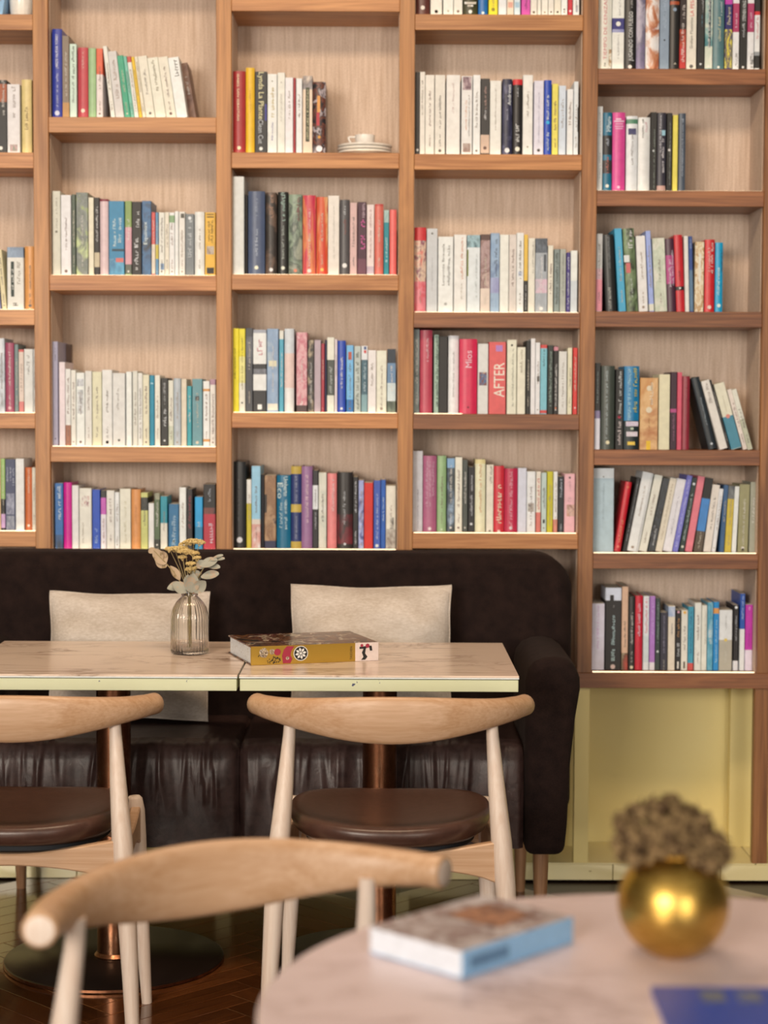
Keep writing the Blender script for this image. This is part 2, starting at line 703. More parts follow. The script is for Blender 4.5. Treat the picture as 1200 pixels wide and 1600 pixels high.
def book(where, i, n, z, setback, x0, x1, ytop_px, colour, o=None, tx=None, bot_px=None, cell=None):
    """x0,x1 and heights in photograph pixels; built at real size on the shelf"""
    o = o or {}
    Y = YB + setback + o.get('back', 0) + rng.uniform(0, 0.004)
    yb = bot_px
    X0 = at(x0, yb, Y).x
    X1 = at(x1, yb, Y).x
    ZT = at(x0 if tx is None else tx, ytop_px, Y).z
    if cell is not None and tx is None:
        lo, hi = UPX[cell[0]] + UW / 2 + 0.002, UPX[cell[0] + 1] - UW / 2 - 0.002
        if X0 < lo:
            X1 = max(X1, lo + (X1 - X0) * 0.8)
            X0 = lo
        if X1 > hi:
            X0 = min(X0, hi - (X1 - X0) * 0.8)
            X1 = hi
    wd = (X1 - X0) - 0.0006
    ang = 0.0
    hgt = ZT - z
    if tx is not None:
        XT = at(tx, ytop_px, Y).x
        dx = XT - X0
        ang = math.atan2(dx, hgt)
        wd = (X1 - X0) * math.cos(ang) - 0.0005
        hgt = hgt / math.cos(ang) if dx < 0 else (hgt - wd * math.sin(ang) * 0) / math.cos(ang)
    depth = o.get('d', min(0.165, max(0.115, hgt * 0.62)) + rng.uniform(-0.006, 0.006))
    depth = min(depth, YBACK - Y - 0.004)
    rounded = o.get('r', False)
    if isinstance(colour, tuple):
        base = art(colour, o.get('s', 28), stretch=o.get('st', (1, 1, 0.6)), hard=o.get('hard', False))
        cn = o.get('n') or (cname(colour[0]) + ' patterned')
        rep = colour[len(colour) // 2]
    else:
        rep = colour
        base = plain(colour, 0.38 if rounded else 0.48)
        cn = o.get('n') or cname(colour)
    mats = [base]
    y2z = lambda py: (at(x0, py, Y).z - z) / math.cos(ang)
    cuts = [0.0, hgt]
    segs = []
    for b in o.get('b', ()):  # printed bands: photo y0, y1, colour or colours
        za, zb = sorted((max(0, min(hgt, y2z(b[0]))), max(0, min(hgt, y2z(b[1])))))
        if zb - za > 0.001:
            segs.append((za, zb, len(mats)))
            mats.append(art(b[2], o.get('s', 28), hard=False) if isinstance(b[2], tuple) else plain(b[2], 0.45))
            cuts += [za, zb]
    cuts = sorted(set(cuts))
    prof = spine_profile(wd, depth, rounded)
    t = min(0.0022 if rounded else 0.0012, wd * 0.18)
    k = len(prof)
    inner = [(-wd / 2 + t, depth), (-wd / 2 + t, (0.008 if rounded else 0.003)), (wd / 2 - t, (0.008 if rounded else 0.003)), (wd / 2 - t, depth)]
    mb = MB()
    nz = len(cuts)
    vs = [(x, y, zz) for zz in cuts for x, y in prof]
    fs = []
    mi = []
    for s in range(nz - 1):
        zm = (cuts[s] + cuts[s + 1]) / 2
        m_i = 0
        for za, zb, q in segs:
            if za < zm < zb:
                m_i = q
        for j in range(k - 1):
            fs.append((s * k + j, s * k + j + 1, (s + 1) * k + j + 1, (s + 1) * k + j))
            mi.append(m_i)
    mb.v = vs
    mb.f = [list(f) for f in fs]
    mb.mi = mi
    # inner walls and rims
    for (zz, q) in ((0.0, 0), (hgt, nz - 1)):
        b0 = len(mb.v)
        mb.v += [(x, y, zz) for x, y in inner]
        ring = [q * k + j for j in range(k)] + [b0 + 3, b0 + 2, b0 + 1, b0]
        mb.f.append(ring if q else ring[::-1])
        mb.mi.append(mi[-1] if q else mi[0])
        if q == 0:
            first = b0
        else:
            second = b0
    for j in range(3):
        mb.f.append([first + j, second + j, second + j + 1, first + j + 1])
        mb.mi.append(0)
    mb.f.append([0, first, second, (nz - 1) * k]); mb.mi.append(0)
    mb.f.append([k - 1, (nz - 1) * k + k - 1, second + 3, first + 3]); mb.mi.append(0)
    root = mb.build('book', mats, None, smooth=30 if rounded else False, fixn=False)
    # pages
    ov = 0.003 if rounded else 0.0004
    MB().box((-wd / 2 + t, 0.007 if rounded else 0.0025, ov), (wd / 2 - t, depth - ov, hgt - ov)).build('pages', PAGES, root, fixn=False)
    # lettering
    yp = -0.0005
    lum = sum(a * b for a, b in zip((0.2, 0.7, 0.1), lin(rep)))
    prints = []

    def pm(col, nm='title'):
        prints.append((col, MB(), nm))
        return prints[-1][1]

    def mode_of(q):
        return q
    for tt in o.get('t', ()):  # text, photo y top, y bottom, colour, mode, x offset fraction, height fraction
        s, ya, ybm, c2, mode, xo, hf = tt
        za, zb = y2z(ybm), y2z(ya)
        lettering(pm(c2), s, (za + zb) / 2, zb - za, wd * hf, xo * wd, yp, mode)
    for g in o.get('g', ()):  # unreadable line: y top, y bottom, colour, x offset, height fraction
        ya, ybm, c2, xo, hf = g
        za, zb = y2z(ybm), y2z(ya)
        glyphs(pm(c2), (za + zb) / 2, zb - za, wd * hf, xo * wd, yp)
    for e in o.get('e', ()):  # emblem: y, colour, size fraction, shape
        ye, c2, sz = e[:3]
        r = wd * sz / 2
        zc = y2z(ye)
        m_ = pm(c2, 'emblem')
        m_.add([(r * math.cos(a * math.pi / 5), yp, zc + r * math.sin(a * math.pi / 5)) for a in range(10)], [tuple(range(10))])
    for q in o.get('q', ()):  # picture patch: y0,y1, colours, xo, width fraction
        ya, ybm, c2, xo, wf = q
        za, zb = y2z(ybm), y2z(ya)
        m_ = pm(c2, 'picture')
        x_a, x_b = xo * wd - wf * wd / 2, xo * wd + wf * wd / 2
        m_.add([(x_a, yp * 0.6, za), (x_b, yp * 0.6, za), (x_b, yp * 0.6, zb), (x_a, yp * 0.6, zb)], [(0, 1, 2, 3)])
    if not o.get('t') and not o.get('g') and not o.get('plain') and hgt > 0.05:
        dark = rep if not isinstance(rep, tuple) else rep[0]
        c2 = ('8d7c6c', '6d6258', 'a8927e', '7a5a50')[rng.randrange(4)] if lum > 0.42 else ('e8dccb', 'd9c9ae', 'f2e8da')[rng.randrange(3)]
        ln = hgt * rng.uniform(0.28, 0.55)
        c_ = hgt * rng.uniform(0.5, 0.66)
        hf = min(0.42, 0.006 / wd)
        glyphs(pm(c2), c_, ln, wd * hf, 0, yp)
        if rng.random() < 0.6:
            glyphs(pm(c2), hgt * 0.18, hgt * 0.14, wd * hf * 0.8, 0, yp)
        if rng.random() < 0.45:
            r = wd * 0.16
            pm(c2, 'emblem').add([(r * math.cos(a * math.pi / 4), yp, 0.012 + r * math.sin(a * math.pi / 4)) for a in range(8)], [tuple(range(8))])
    for c2, m_, nm in prints:
        if m_.v:
            m_.build(nm, art(c2, 90) if isinstance(c2, tuple) else plain(c2, 0.5), root, fixn=False)
    # place
    if tx is None:
        root.location = ((X0 + X1) / 2, Y, z + 0.0003)
    elif ang < 0:
        c0 = Vector((-wd / 2, 0, 0))
        R = Matrix.Rotation(ang, 3, 'Y')
        root.location = Vector((X0, Y, z + 0.0004)) - R @ c0
        root.rotation_euler = (0, ang, 0)
    else:
        c0 = Vector((wd / 2, 0, 0))
        R = Matrix.Rotation(ang, 3, 'Y')
        root.location = Vector((X1, Y, z + 0.0004)) - R @ c0
        root.rotation_euler = (0, ang, 0)
    if o.get('rz'):
        root.rotation_euler = (0, ang, o['rz'])
    wpx = x1 - x0
    size = 'thin ' if wpx < 9 else 'thick ' if wpx > 20 else ''
    lean = ' leaning' if tx is not None and abs(ang) > 0.07 else ''
    label = '%s%s%s book, %s from left, %s' % (size, cn, lean, 'last' if False else ORD[i], where)
    tag(root, label, 'book', 'books on the bookcase shelves')
    return root


def row(cell, where, ox, oy, s, base, setback, items):
    z = SHZ[cell]
    hs = [base - it[2] for it in items]
    sl = [(it[4]['tx'] - it[0]) / h if len(it) > 4 and 'tx' in it[4] else 0.0 for it, h in zip(items, hs)]
    for i in range(1, len(items)):
        if sl[i] < 0:
            sl[i] = min(-0.001, max(sl[i], sl[i - 1] - (items[i][0] - items[i - 1][1]) / min(hs[i], hs[i - 1])))
    for i in range(len(items) - 2, -1, -1):
        if sl[i] > 0:
            sl[i] = max(0.001, min(sl[i], sl[i + 1] + (items[i + 1][0] - items[i][1]) / min(hs[i], hs[i + 1])))
    for i, it in enumerate(items):
        x0, x1, yt, colour = it[:4]
        o = dict(it[4]) if len(it) > 4 else {}
        tx = o.pop('tx', None)
        if tx is not None:
            tx = x0 + sl[i] * hs[i]
        cv = lambda v: oy + v * s
        if 'b' in o:
            o['b'] = [(cv(b[0]), cv(b[1]), b[2]) for b in o['b']]
        if 't' in o:
            o['t'] = [(t[0], cv(t[1]), cv(t[2])) + tuple(t[3:]) for t in o['t']]
        if 'g' in o:
            o['g'] = [(cv(g[0]), cv(g[1])) + tuple(g[2:]) for g in o['g']]
        if 'e' in o:
            o['e'] = [(cv(e[0]),) + tuple(e[1:]) for e in o['e']]
        if 'q' in o:
            o['q'] = [(cv(q[0]), cv(q[1])) + tuple(q[2:]) for q in o['q']]
        if colour == 'C':
            colour = CREAMS[rng.randrange(5)]
        book(where, i, len(items), z, setback, ox + x0 * s, ox + x1 * s, cv(yt), colour, o,
             None if tx is None else ox + tx * s, cv(base), cell)


W_ = 'f4ecdf'
A_, B_, D_ = 340 / 1200, 310 / 1200, 290 / 1200
# ---- far-left column
row((0, 0), 'top shelf, far-left column', 0, 0, 0.1875, 118, 0.0215, [(-60, 18, -60, '8fb4d0', {'tx': -30})])
row((0, 1), 'second shelf down, far-left column', 0, 0, 0.1875, 1272, 0.0215, [
    (-44, 60, 668, '2c2b29', {'b': [(700, 850, 'a8542c')], 'g': [(680, 960, 'eadfce', 0.2, 0.22)], 'e': [(1235, 'f2e8d8', 0.3)]}),
    (62, 168, 703, 'efe4da', {'g': [(730, 980, 'a8988c', 0, 0.3)], 'q': [(1205, 1262, ('d8a0a0', '7a8a70'), 0, 0.6)]}),
    (182, 265, 663, 'ecd08a', {'r': 1, 'g': [(900, 1080, '8a6a38', 0, 0.34)]})])
row((0, 2), 'third shelf down, far-left column', 0, 300, 0.25, 735, 0.0215, [
    (-30, 8, 400, '9a98b8', {'tx': -66}), (14, 44, 362, 'f0dca8', {'tx': -20}),
    (46, 150, 345, 'efe6d4', {'b': [(345, 410, ('9fb0c0', '6a7a8c'))], 'q': [(435, 655, '22332c', -0.18, 0.2)],
      'g': [(485, 610, 'f0e8d8', -0.18, 0.14), (440, 600, '9a8c7c', 0.2, 0.2), (690, 712, '6a5c50', 0, 0.3)]}),
    (156, 222, 340, 'eda45c', {'r': 1, 'n': 'orange and peach'})])
row((0, 3), 'fourth shelf down, far-left column', 0, 300, 0.25, 1375, 0.0215, [
    (-10, 32, 915, ('e8e6e2', 'c2c4c4', '8a8c8a')), (35, 88, 943, 'b0556a', {'r': 1, 'e': [(1350, 'e6b8b0', 0.4)]}),
    (92, 117, 952, '7c8c86'), (118, 150, 985, 'ecd2bc', {'b': [(985, 1000, 'd85a54'), (1310, 1375, 'dc7c74')]}),
    (152, 208, 982, 'e8e2d4', {'g': [(1010, 1140, '8c8880', -0.05, 0.3)]}), (209, 224, 982, 'f0e8da')])
row((0, 4), 'lowest shelf, far-left column', 0, 700, 0.125, 1042, 0.0215, [
    (-30, 12, 140, 'ecc890'), (15, 68, 135, '23201f', {'b': [(135, 640, 'a4c46c'), (825, 1000, 'd8a8cc')], 'n': 'green and black'}),
    (70, 195, 140, '4a4f68', {'g': [(250, 420, 'd6d4d8', -0.3, 0.16), (250, 420, 'd6d4d8', 0.02, 0.16), (250, 480, 'd6d4d8', 0.3, 0.18)],
      'q': [(570, 830, ('b0aeb8', '5c5f74'), 0, 0.8), (850, 1020, ('a0a0a4', '6c6e7c'), 0, 0.8)]}),
    (198, 305, 135, 'f2ece4', {'plain': 1}), (318, 402, 245, 'd8703c', {'r': 1, 'g': [(270, 560, 'f0d8b8', 0, 0.3)], 'e': [(970, 'f4e2c4', 0.4)]}),
    (403, 452, 245, 'f2e4c8')])
# ---- second column
row((1, 1), 'top shelf, second column', 0, 30, A_, 540, 0.0215, [
    (288, 343, 54, '2f3d98', {'r': 1, 't': [('¿ARDE NUEVA YORK?', 84, 272, 'eee8e2', 'up', 0.02, 0.34)],
      'g': [(300, 490, 'c8c8dc', 0, 0.24)], 'e': [(518, 'd6d2dc', 0.5)]}),
    (344, 383, 92, '8c7864', {'b': [(460, 540, 'c08a4c')], 'g': [(180, 430, 'e8dcc8', 0, 0.3)]}),
    (385, 424, 137, 'd6e4cc', {'g': [(150, 330, '3c4c40', 0, 0.4), (345, 460, '6a7a6c', 0, 0.3)]}),
    (430, 486, 156, 'c84a50', {'r': 1, 'g': [(180, 270, 'e8b8a8', 0, 0.2)], 'e': [(505, 'f2dcc0', 0.4)]}),
    (488, 530, 160, 'a8c48c', {'r': 1, 'plain': 1}),
    (532, 568, 162, 'f0dccf', {'b': [(162, 305, 'e8623e')]}),
    (612, 636, 150, 'f2e8d4', {'tx': 545}), (638, 686, 180, 'ddd2c6', {'tx': 576, 'g': [(225, 440, 'b09888', 0, 0.4)]}),
    (688, 722, 203, '3fa57c', {'tx': 622}), (723, 742, 206, '7cc0a4', {'tx': 656}),
    (743, 767, 208, 'f0e6d6', {'tx': 678, 'b': [(208, 240, 'c84840')]}), (768, 786, 210, 'f2c224', {'tx': 702}),
    (787, 806, 208, 'f0e0c4', {'tx': 718}), (807, 858, 207, 'C', {'tx': 741}), (859, 918, 216, 'f0e6cc', {'tx': 793, 'g': [(235, 400, '8a7c5c', 0, 0.3)]}),
    (919, 974, 212, 'C', {'tx': 853}), (975, 1036, 215, 'f4eee2', {'tx': 910, 'g': [(240, 320, '5c5450', 0.1, 0.4)]}),
    (1046, 1088, 246, ('6c4a3a', '8a6450', '5a3428'), {'tx': 984, 'back': 0.05, 'n': 'brown'})])
row((1, 2), 'second shelf down, second column', 0, 280, A_, 522, 0.0215, [
    (290, 335, 66, 'ddd6be', {'e': [(290, '6c6452', 0.3)], 'g': [(110, 270, 'a8a08a', 0, 0.3)]}), (337, 393, 88, 'f1e9e0'),
    (396, 418, 84, '56614f'), (421, 487, 74, ('a9b85e', '86887c', '6c7064', 'c4cc8c'), {'n': 'green mottled'}), (489, 518, 102, 'f0e2c2', {'plain': 1}),
    (520, 550, 102, '26211f', {'b': [(405, 485, 'cbb894')], 'g': [(150, 350, 'e6ddd2', 0, 0.4)]}),
    (552, 598, 110, 'e6c6c0', {'r': 1, 'b': [(110, 122, '8c3040')], 'plain': 1}),
    (601, 686, 121, '3a88aa', {'g': [(205, 370, 'e2ecee', -0.15, 0.2), (220, 350, 'e2ecee', 0.2, 0.22)], 'b': [(440, 522, ('5ca8c4', '2c7498', 'a8ccd4'))], 'q': [(435, 458, 'dc7468', 0.2, 0.5), (385, 398, '2a4450', 0.1, 0.8)]}),
    (690, 727, 121, '8fa45c', {'b': [(265, 470, 'dca0a4'), (470, 522, '5c6050')], 'n': 'green and pink'}),
    (728, 781, 124, '25201e', {'g': [(170, 265, 'eee8e0', 0.1, 0.34), (320, 500, 'eee8e0', -0.05, 0.4)]}),
    (783, 835, 120, ('23262e', '3c6c94', '1e2024'), {'t': [('Equinox', 235, 360, 'e8eef0', 'up', -0.08, 0.5)], 'n': 'blue and black'}),
    (836, 857, 183, 'e06058', {'b': [(360, 522, 'f0dcc0')]}), (858, 874, 183, '6a98b4', {'b': [(360, 440, 'd8c04c')]}),
    (876, 908, 184, 'f0e8d4', {'q': [(465, 500, '7c98b4', 0.1, 0.6)]}), (909, 933, 182, 'f0e2c8'),
    (934, 963, 184, 'f2eade', {'b': [(200, 240, '8ca878')]}), (964, 985, 177, 'f4eee6', {'plain': 1}), (987, 1021, 180, 'f1e7d6', {'q': [(190, 215, '5c5448', 0.1, 0.6)]}),
    (1023, 1071, 192, '7f8280', {'g': [(230, 430, 'd8d8d2', 0, 0.4)], 'e': [(215, 'e8e6e0', 0.4)]}),
    (1074, 1127, 180, 'f2ebdc', {'r': 1}),
    (1131, 1189, 184, 'f0b840', {'g': [(230, 350, '6a4a1c', 0.15, 0.24), (230, 350, '6a4a1c', -0.15, 0.2)], 'q': [(192, 198, '4a3418', 0, 0.7), (206, 212, '4a3418', 0, 0.7), (370, 415, ('d8c8b0', '8c6c58'), 0, 0.7), (488, 522, '2a2620', 0, 0.7)]})])
row((1, 3), 'third shelf down, second column', 0, 510, A_, 665, 0.0215, [
    (285, 322, 84, 'aaa2b2', {'g': [(120, 190, '4c4458', 0, 0.3)], 'e': [(620, '4c4458', 0.3)]}), (327, 361, 197, 'f2dcd6', {'plain': 1}),
    (362, 391, 235, 'f0e8da', {'b': [(545, 665, 'a86a4c')]}), (392, 420, 242, 'f2e8d4'), (422, 468, 256, 'f4f0ea', {'q': [(290, 330, ('e8e4de', '8c8c8c'), 0, 0.8), (350, 480, ('f0ece6', '9c9c9a'), 0, 0.7)]}),
    (470, 508, 246, 'e9e0d0'), (510, 562, 250, 'eadfb6'), (564, 620, 240, 'eee6d8', {'e': [(640, '5c5248', 0.3)]}), (622, 691, 258, 'e8e0d2', {'e': [(628, '4c443c', 0.2)], 'g': [(350, 460, 'a49c90', -0.1, 0.2)]}),
    (696, 728, 250, 'f5f0ea', {'plain': 1}), (732, 760, 246, 'e6deca'), (761, 787, 258, 'eee6d6'), (788, 824, 267, 'ece0bc'),
    (826, 852, 270, '0f8aa2', {'plain': 1, 'q': [(312, 318, 'b8dce0', 0, 0.6)]}), (854, 884, 270, 'f1e8d2'), (888, 927, 285, '2a2926', {'g': [(310, 430, 'c8c4bc', 0, 0.3), (455, 550, 'eae6de', 0, 0.5)], 'e': [(630, 'd8d4cc', 0.3)]}),
    (929, 957, 298, 'ece4cc', {'b': [(550, 665, ('b4bc98', 'd8d4b8'))]}), (958, 997, 287, 'bfc2c0', {'r': 1}), (1000, 1030, 290, 'e8d6b8', {'plain': 1}),
    (1032, 1057, 330, '3fa4a8'), (1060, 1116, 290, '6f9c9e', {'q': [(385, 410, '3c4044', 0, 0.4)]}), (1120, 1156, 302, 'f4eee4', {'b': [(345, 358, 'e09a4c'), (622, 636, 'e09a4c')]}),
    (1158, 1190, 292, 'f0e4d2', {'b': [(292, 322, 'b88c98')]})])
row((1, 4), 'lowest shelf, second column', 0, 690, A_, 597, 0.0215, [
    (304, 350, 230, '2f6ca6', {'b': [(515, 597, ('1c2c40', '2c5c8c'))], 'g': [(250, 430, 'dce4ec', 0, 0.4)]}), (352, 396, 226, 'd8248e', {'r': 1, 'plain': 1}),
    (398, 435, 242, 'f0e6da', {'plain': 1}), (438, 506, 258, 'f0e6d0', {'q': [(300, 360, ('b03048', 'f0e6d0', '8c3850'), 0, 0.62)], 'g': [(450, 560, 'b8a890', -0.2, 0.16)]}),
    (510, 553, 265, '2250b4', {'g': [(460, 560, 'a8c0e8', 0, 0.36)]}), (556, 586, 270, 'f2e4e0', {'b': [(270, 310, '262424'), (310, 402, 'cc5cb0')], 'g': [(430, 560, '9c6858', 0, 0.36)]}),
    (588, 632, 270, 'eee4d2'), (634, 659, 280, 'f2ece4'), (661, 722, 261, 'f0e6cc', {'g': [(330, 560, 'd8cca8', 0, 0.22)]}), (725, 775, 264, 'e89c5c', {'r': 1, 'g': [(350, 450, 'c87c3c', 0, 0.2)]}),
    (777, 816, 282, 'd4d07c', {'b': [(308, 380, '2f302a')]}), (819, 850, 340, 'f0e8dc', {'plain': 1}), (851, 882, 285, '5e6e4c', {'b': [(275, 320, ('d8d0a8', '3c4030')), (540, 597, '2c2c26')]}),
    (885, 923, 302, 'f0e4cc', {'b': [(302, 450, '1f929e')], 'n': 'teal and cream'}), (930, 986, 345, '2c7096', {'g': [(400, 570, 'c8dce4', 0, 0.4)], 'e': [(550, 'e8eef0', 0.24)]}),
    (989, 1027, 253, 'f5f0ea'), (1030, 1062, 262, '28201f', {'g': [(300, 480, 'b03c48', 0, 0.4)]}), (1075, 1118, 306, '1fa2d4', {'b': [(470, 597, '1c7ea4')], 'g': [(440, 470, 'dceaf0', 0, 0.4)]}),
    (1122, 1189, 236, '221f20', {'b': [(365, 400, ('7c3c34', '221f20')), (400, 597, 'bc2a3e')], 'g': [(260, 330, 'c8c8c8', 0, 0.2), (450, 560, 'f0dcdc', 0.1, 0.34)], 'n': 'black and red'})])
# ---- third column
row((2, 1), 'shelf with the coffee cup', 330, 80, B_, 613, 0.0215, [
    (130, 207, 120, 'ac3232', {'r': 1, 't': [('ISABEL SAN SEBASTIÁN', 140, 420, 'f0dca8', 'down', -0.06, 0.22)], 'e': [(585, 'f0dcb0', 0.3)]}),
    (209, 262, 100, 'f2bc2c', {'r': 1, 'g': [(240, 370, 'c89420', 0, 0.2)]}),
    (264, 338, 124, '28282a', {'t': [('Lynda La Plante', 128, 412, 'f6e8ac', 'down', -0.05, 0.56), ('Clean Cut', 415, 560, 'c8c8c4', 'down', -0.02, 0.4)], 'e': [(590, 'e0dcd0', 0.3)], 'q': [(320, 420, '3c3c8c', 0.4, 0.14)]}),
    (340, 398, 138, 'f1ebdc', {'g': [(220, 400, 'd0b87c', 0, 0.42), (430, 540, '7c78a0', 0, 0.2)], 'e': [(182, '8c8070', 0.16)]}), (400, 446, 130, 'efe6d2', {'e': [(190, '7c7468', 0.14)], 'g': [(260, 430, 'b8ae9c', 0, 0.2)]}),
    (447, 495, 160, 'f3e8e0'), (496, 511, 162, 'a82c34', {'plain': 1}), (513, 550, 165, 'f1eadf'),
    (553, 612, 150, 'f2d4b4', {'b': [(150, 232, ('c8bcb4', '7c706c', 'e0c8b0'))], 'q': [(220, 548, '3a3c24', 0, 0.4)], 'g': [(235, 535, 'd8cc9c', 0, 0.2)]}),
    (614, 692, 185, ('1c1a1c', '2c2226', '7c4432', '1a1a20', 'c8b4b0', '241c20'), {'r': 1, 's': 45, 'd': 0.165, 'q': [(270, 370, 'e89c4c', -0.05, 0.24), (370, 450, 'c0323c', -0.1, 0.24)], 'plain': 1, 'e': [(590, 'ece6e4', 0.5), (520, 'e09a34', 0.24)], 'n': 'dark flowery'})])
row((2, 2), 'second shelf down, third column', 330, 260, B_, 650, 0.0215, [
    (130, 199, 62, 'e0dccf', {'plain': 1}), (203, 221, 175, '221e1e', {'back': 0.025, 'plain': 1}),
    (223, 324, 150, '4f5a72', {'r': 1, 'g': [(190, 300, 'a8aebc', 0, 0.14), (380, 540, 'c4c8d0', 0, 0.16)], 'e': [(612, 'f0e8c8', 0.24)]}),
    (329, 396, 158, ('3c342e', '2e2824', '6c5444', '302a26'), {'r': 1, 'g': [(180, 310, 'b08468', 0, 0.36)], 'e': [(625, 'e8e0d8', 0.34)], 'n': 'dark brown'}),
    (402, 466, 155, '23231f', {'r': 1, 'g': [(170, 330, 'a8c0ac', 0, 0.4), (350, 560, 'b8bcac', 0, 0.2)], 'e': [(615, 'e8e4cc', 0.36)]}),
    (468, 550, 170, ('7c8c70', '9ca88c', '5c6458', 'a8a890'), {'r': 1, 'g': [(190, 330, '8c3c44', 0.2, 0.2)], 'e': [(630, 'd87c5c', 0.26)], 'n': 'green grey'}),
    (553, 633, 175, ('c82c48', 'd04054', 'd84a54', 'e89058', 'c82c44'), {'r': 1, 's': 60, 'st': (1, 1, 0.08), 'n': 'red and gold'}), (636, 704, 185, ('d8402c', 'd84830', 'e0683c', 'f0b87c', 'cc3428'), {'r': 1, 's': 60, 'st': (1, 1, 0.08), 'e': [(625, 'f0c460', 0.3)], 'n': 'orange red'}),
    (706, 774, 178, 'f0e2cf', {'g': [(240, 560, 'd8ccb8', 0, 0.2)]}), (777, 836, 202, '57514f', {'r': 1, 'g': [(240, 300, 'e8e4e0', 0, 0.2), (330, 410, '8c4840', 0, 0.3)], 'e': [(600, 'f0e8dc', 0.5)]}),
    (838, 881, 220, 'e0b6aa'), (884, 938, 216, '4a2434', {'g': [(230, 310, 'c8a8ac', 0.1, 0.4), (330, 500, 'd85c98', 0, 0.7)], 'b': [(560, 650, '6c3848')]}),
    (940, 985, 232, 'f0d8cc', {'b': [(605, 650, ('b89ca8', 'd8c4c4'))], 'g': [(260, 560, 'b08c80', 0, 0.26)]}), (988, 1040, 228, 'dc6e5c', {'r': 1, 'b': [(228, 240, 'c84c44')]}),
    (1043, 1075, 265, '10888e', {'b': [(265, 340, ('d8dcc8', '8cb0a8'))], 'g': [(430, 580, 'd8ecec', 0, 0.4)]}), (1078, 1120, 262, 'ec6a62', {'r': 1, 'plain': 1})])
row((2, 3), 'third shelf down, third column', 330, 490, B_, 596, 0.0215, [
    (130, 168, 90, 'f4de18', {'g': [(210, 400, '5c4c10', -0.2, 0.3)]}), (168, 206, 92, 'f0dc34', {'b': [(260, 420, 'f0e48c'), (420, 596, 'ece4cc')], 'g': [(150, 460, '8c7c30', 0, 0.3)], 'e': [(540, '2c2a24', 0.3)], 'n': 'yellow and white'}),
    (208, 251, 88, '4c4c4e', {'b': [(140, 300, ('2c2c2e', '6c6c70'))]}), (253, 334, 98, 'f2ede8', {'b': [(98, 118, 'a8a8ac'), (305, 335, '2a2a2c'), (335, 368, ('8c8c90', '4c4c50')), (465, 596, '2c2b2c')], 'g': [(160, 270, 'd88c94', 0, 0.4)], 'q': [(550, 580, 'f2ede8', 0, 0.32)], 'n': 'black and white'}),
    (337, 406, 92, ('a2b6c8', '8aa0b8', 'c4ccc8'), {'q': [(285, 320, 'e8dcb8', 0, 0.7), (545, 585, 'f0e4cc', 0, 0.9)], 'n': 'pale blue'}), (411, 438, 103, '56aabc', {'b': [(103, 155, 'e8e0cc')]}),
    (443, 500, 92, 'f0e8dc', {'r': 1, 'b': [(92, 240, 'dcdcd8'), (240, 450, 'f0d0c0')], 'plain': 1}),
    (515, 580, 114, ('d8888c', 'e8b4b0', 'cc6c78', 'f0d0c8'), {'s': 60, 'b': [(555, 596, '4c3434')], 'n': 'pink patterned'}),
    (583, 621, 160, ('2c2826', '3a3430', 'c8b08c'), {'s': 40, 'g': [(300, 540, 'e0d8cc', 0, 0.3)], 'n': 'black'}), (623, 663, 160, 'c0a8aa', {'plain': 1}),
    (665, 685, 182, 'b43c48', {'e': [(575, 'e0a0a0', 0.3)]}), (687, 698, 160, '23284a', {'plain': 1}), (700, 744, 144, 'f0e8d0', {'b': [(280, 495, '50544a')], 'g': [(320, 480, 'd8d8cc', 0, 0.36)]}),
    (746, 762, 156, 'f0dcd8'), (764, 812, 164, '3450ac', {'r': 1}), (817, 860, 192, '7cbce0', {'b': [(520, 596, '2c74b0')], 'q': [(232, 280, ('c85c3c', '8c3430'), 0, 0.5)]}),
    (864, 904, 197, 'c4c8ba', {'g': [(230, 580, '5c6458', 0, 0.5)]}), (907, 945, 196, '4c6c74', {'b': [(196, 280, 'ece8e2'), (490, 596, '84a4a4')], 'q': [(222, 240, 'd84444', 0.1, 0.4), (200, 218, '2c4a80', 0.1, 0.4)], 'g': [(300, 470, 'd0dcdc', 0, 0.36)]}),
    (947, 997, 222, 'f4e8dc'), (999, 1060, 224, 'f0e8cc'), (1063, 1116, 215, '2c3640', {'b': [(300, 420, '6c8ca8'), (420, 530, ('e8ece0', 'b8c8c8')), (530, 596, ('2c3428', '8c9880'))], 'n': 'dark landscape'})])
